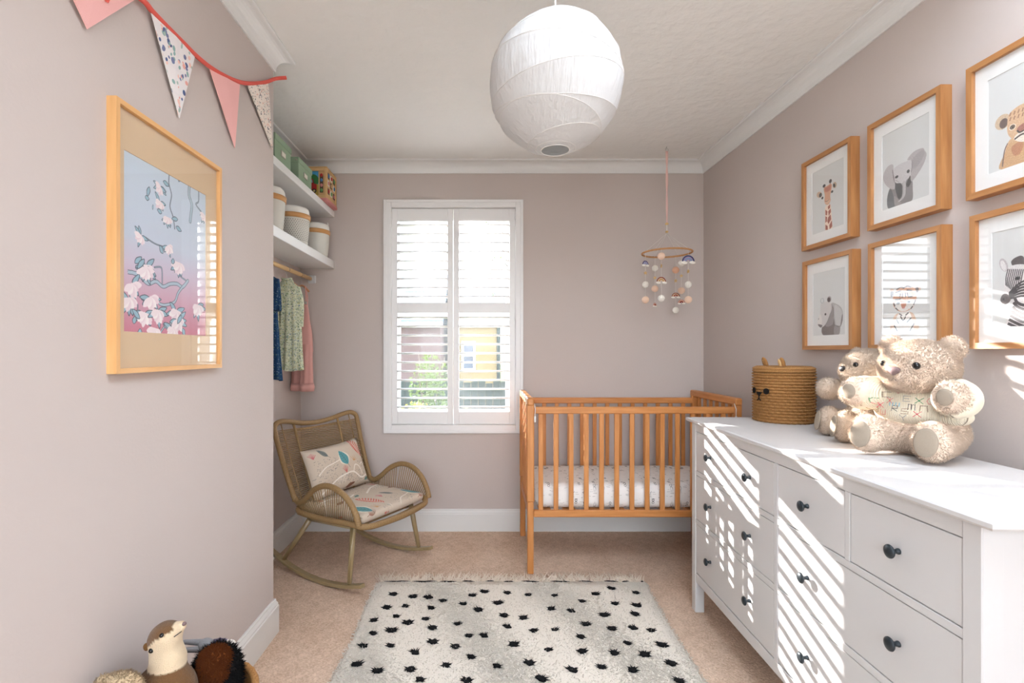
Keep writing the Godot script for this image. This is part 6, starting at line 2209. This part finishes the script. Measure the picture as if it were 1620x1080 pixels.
func build_bunting() -> void:
	cloth("bunting_tape", rgb8(228, 104, 94), 0.05, 20.0, 0.2)
	cloth("bunting_pink", rgb8(246, 188, 184), 0.04, 24.0, 0.2)
	var fl := [rgb8(236, 170, 160), rgb8(140, 176, 172), rgb8(70, 92, 140), rgb8(244, 200, 186), rgb8(168, 190, 180), rgb8(110, 120, 160)]
	printed_cloth("bunting_floral", speckle("floral", rgb8(236, 230, 230), fl, 90, 9.0, 12), 5.0)
	var sp := [rgb8(70, 78, 96), rgb8(226, 160, 142), rgb8(150, 150, 150), rgb8(60, 70, 80), rgb8(186, 176, 170)]
	printed_cloth("bunting_speckle", speckle("speckled", rgb8(240, 228, 218), sp, 330, 4.0, 13), 5.0)
	var o := thing("bunting", "red-taped bunting with pink and floral pennants along the left wall", "bunting")
	var tape := []
	for p in [[20, -140], [60, -105], [120, -62], [175, -32], [225, 0], [240, 17], [262, 40], [290, 68], [309, 87], [331, 105], [356, 120], [380, 130], [400, 132], [420, 130]]: tape.append(on_breast(p[0], p[1], 0.016))
	tape.append(at(436, 124.5, 2.30))
	tape.append(at(453, 123, 2.315))
	var ts := smooth(tape, false, 4)
	part("tape", tube_mesh(ts, 0.0078, 6, false, 1.0), M.bunting_tape, o)
	part("pin", ball_mesh(at(439, 122.5, 2.31), Vector3.ONE * 0.005, 6), M.hook_white, o)
	for f in [[[70, -98], [218, -4], [137, 46], "bunting_pink"], [[237, 15], [308, 87], [283, 187], "bunting_floral"], [[330, 105], [379, 130], [371, 234], "bunting_pink"], [[390, 132], [424, 131], [430.5, 236], "bunting_speckle"]]:
		var st := begin()
		var a := on_breast(f[0][0], f[0][1], 0.014)
		var b := on_breast(f[1][0], f[1][1], 0.014)
		var c := on_breast(f[2][0], f[2][1], 0.008)
		var d := Vector3(0.0025, 0, 0)
		var m := (a + b) / 2 + Vector3(0.004, 0, 0)
		for s in [0, 1]:
			var e: Vector3 = d * s
			tri(st, a + e, m + e, c + e)
			tri(st, m + e, b + e, c + e)
		for q in [[a, m], [m, b], [b, c], [c, a]]: quad(st, q[0], q[0] + d, q[1] + d, q[1])
		part("pennant", done(st), M[f[3]], o)
	var st := begin()
	var mark := [on_breast(158, -14, 0.0175), on_breast(166, 2, 0.0175), on_breast(172, 5, 0.0175), on_breast(175, -2, 0.0175), on_breast(172, -16, 0.0175)]
	for k in range(1, 4): tri(st, mark[0], mark[k], mark[k + 1])
	part("pennant_motif", done(st), M.bunting_tape, o)

# ---------------------------------------------------------------- soft toys in a wicker basket
func build_toy_basket() -> void:
	var m := mat("wicker", Color.WHITE, 0.7, 0.3)
	m.albedo_texture = weave_tex("wicker", rgb8(150, 100, 56), rgb8(206, 156, 98))
	tri_scale(m, Vector3(6, 10, 6))
	var bc := Vector3(-0.795, 0, -1.355)
	var o := thing("wicker_basket", "wicker basket full of soft toys against the left wall", "basket", "", bc)
	var prof := [Vector2(0, 0.004), Vector2(0.13, 0.0)]
	prof.append_array(woven_profile(0.132, 0.168, 0.002, 0.335, 26, 0.006))
	prof.append_array([Vector2(0.160, 0.337), Vector2(0.158, 0.3), Vector2(0.13, 0.05), Vector2(0, 0.04)])
	var wob := func(a: float, v: float) -> float: return 1.0 + 0.014 * sin(a * 40.0) * (1.0 if int(v * 26.0) % 2 == 0 else -1.0)
	part("body", lathe_mesh(prof, 80, Vector3.ZERO, wob, false, Vector2(0.93, 1.18)), m, o)
	var rim := []
	for k in 64: rim.append(Vector3(cos(TAU * k / 64) * 0.166 * 0.93, 0.338 + 0.003 * (k % 2), sin(TAU * k / 64) * 0.166 * 1.18))
	part("rim", tube_mesh(rim, 0.011, 8, true), m, o)
	var brown := cloth("otter_brown", Color.WHITE, 0.3, 20.0, 0.4)
	brown.vertex_color_use_as_albedo = true
	cloth("fur_brown", rgb8(118, 84, 50), 0.3, 20.0, 0.3)
	cloth("fur_cream", rgb8(224, 196, 158), 0.3, 20.0, 0.3)
	# otter: long body, head thrown back
	var hp := at(260, 1008, 1.33)
	var tip := at(286, 990, 1.325)
	var neck := at(266, 1042, 1.335)
	var t := thing("otter_toy", "brown and cream plush otter with its nose pointing up", "soft toy")
	var I := Basis.IDENTITY
	var prims := [["c", at(262, 1110, 1.33), at(262, 1096, 1.33), 0.070, 0.072, 0.0], ["e", at(262, 1088, 1.33), Vector3(0.074, 0.062, 0.052), I, 0.02], ["c", neck, hp, 0.044, 0.034, 0.02], ["e", hp, Vector3(0.041, 0.034, 0.036), Basis(Vector3.BACK, 0.75), 0.012], ["c", hp.lerp(tip, 0.35), tip, 0.028, 0.0135, 0.018]]
	var axis := (tip - hp).normalized()
	var low := Vector3(axis.y, -axis.x, 0.45).normalized()
	var col := func(p: Vector3, _n: Vector3) -> Color:
		var cream: bool = (p - hp).dot(low) > 0.006 and p.y > neck.y - 0.012 or (p - tip).dot(axis) > -0.008
		return rgb8(230, 206, 172).srgb_to_linear() if cream else rgb8(116, 84, 54).srgb_to_linear()
	part("body", soft_body(prims, 0.0055, null, col), brown, t)
	part("eye", ball_mesh(hp + axis * 0.020 + Vector3(-0.004, 0.010, 0.027), Vector3.ONE * 0.0065, 8), M.bead_black, t)
	part("eye", ball_mesh(hp + axis * -0.008 + low * 0.002 + Vector3(-0.006, -0.008, 0.0345), Vector3.ONE * 0.0065, 8), M.bead_black, t)
	part("nose", ball_mesh(tip + axis * 0.011, Vector3(0.006, 0.005, 0.007), 7), M.nose_thread, t)
	part("mouth", tube_mesh([tip + low * 0.013 + Vector3(0, 0, 0.002), tip - axis * 0.016 + low * 0.012 + Vector3(0, 0, 0.015)], 0.0012, 5), M.nose_dark, t)
	part("ear", ball_mesh(hp - axis * 0.026 + Vector3(-0.010, 0.004, 0.026), Vector3(0.008, 0.010, 0.006), 7), M.fur_brown, t)
	# dark furry toy with a russet crown
	cloth("fur_black", rgb8(30, 28, 28), 0.3, 20.0, 0.3)
	cloth("fur_russet", rgb8(134, 70, 32), 0.3, 20.0, 0.3)
	cloth("fur_silver", rgb8(150, 148, 146), 0.3, 20.0, 0.3)
	var g := at(344, 1052, 1.43)
	t = thing("shaggy_toy", "black shaggy plush animal with a russet crown and grey face", "soft toy")
	var bb := part("body", soft_body([["e", g + Vector3(0, -0.045, 0), Vector3(0.062, 0.085, 0.058), I, 0.0], ["e", g + Vector3(0.0, 0.0, 0), Vector3(0.058, 0.055, 0.055), I, 0.02], ["e", g + Vector3(0.02, -0.15, -0.01), Vector3(0.055, 0.07, 0.05), I, 0.03]], 0.008), M.fur_black, t)
	fur(bb, 5000, 0.016, 0.0022, M.fur_black, 0.9)
	var cr := part("crown", soft_body([["e", g + Vector3(0.006, 0.030, 0.024), Vector3(0.040, 0.034, 0.036), I, 0.0], ["e", g + Vector3(-0.022, -0.002, 0.046), Vector3(0.022, 0.016, 0.016), I, 0.02], ["e", g + Vector3(0.018, 0.002, 0.046), Vector3(0.03, 0.018, 0.016), I, 0.02]], 0.006), M.fur_russet, t)
	fur(cr, 4000, 0.012, 0.0022, M.fur_russet, 0.9)
	var fc := part("face", soft_body([["e", g + Vector3(0.004, -0.036, 0.052), Vector3(0.036, 0.028, 0.018), I, 0.0], ["e", g + Vector3(0.004, -0.062, 0.060), Vector3(0.028, 0.022, 0.022), I, 0.02]], 0.005), M.fur_silver, t)
	fur(fc, 1500, 0.012, 0.0018, M.fur_silver, 0.9)
	for s in [-1.0, 1.0]: part("eye", ball_mesh(g + Vector3(0.004 + s * 0.018, -0.030, 0.0705), Vector3.ONE * 0.006, 8), M.bead_black, t)
	part("ear", ball_mesh(g + Vector3(-0.050, -0.018, 0.036), Vector3(0.014, 0.012, 0.008), 7), M.fur_silver, t)
	# grey rabbit in a lilac dress lying across the top
	cloth("rabbit_grey", rgb8(150, 150, 152), 0.15, 24.0, 0.4)
	cloth("lilac_cotton", rgb8(168, 156, 186), 0.1, 20.0, 0.2)
	var q := at(330, 1016, 1.50)
	t = thing("rabbit_toy", "small grey plush rabbit in a lilac dress lying across the soft toys", "soft toy")
	part("ear", soft_body([["c", q + Vector3(-0.012, 0.0, 0), q + Vector3(-0.068, 0.004, 0.004), 0.010, 0.007, 0.0]], 0.004), M.rabbit_grey, t)
	part("ear", soft_body([["c", q + Vector3(-0.010, -0.012, 0.012), q + Vector3(-0.060, -0.012, 0.018), 0.010, 0.007, 0.0]], 0.004), M.rabbit_grey, t)
	part("head", soft_body([["e", q + Vector3(-0.005, -0.004, 0.004), Vector3(0.022, 0.018, 0.02), I, 0.0]], 0.004), M.rabbit_grey, t)
	part("dress", garment([[q.y + 0.006, 0.02, 0.014, 0.002, q.x + 0.03, q.z], [q.y - 0.002, 0.03, 0.02, 0.004, q.x + 0.03, q.z], [q.y - 0.03, 0.036, 0.024, 0.006, q.x + 0.024, q.z], [q.y - 0.07, 0.045, 0.026, 0.006, q.x + 0.012, q.z]], 30, 7.0), M.lilac_cotton, t)
	part("foot", ball_mesh(q + Vector3(0.062, -0.004, 0), Vector3(0.018, 0.012, 0.013), 8), M.pom_white, t)
	# pale toy at the near side
	var w := at(186, 1096, 1.225)
	t = thing("cream_toy", "pale cream plush toy with a rounded head beside the otter", "soft toy")
	var ph := part("body", soft_body([["e", w, Vector3(0.055, 0.045, 0.05), I, 0.0], ["e", w + Vector3(0.018, -0.10, -0.008), Vector3(0.05, 0.08, 0.04), I, 0.03], ["e", w + Vector3(-0.042, 0.020, -0.01), Vector3(0.018, 0.018, 0.012), I, 0.01]], 0.007), M.fur_cream, t)
	fur(ph, 3500, 0.008, 0.0018, M.fur_cream, 0.7)
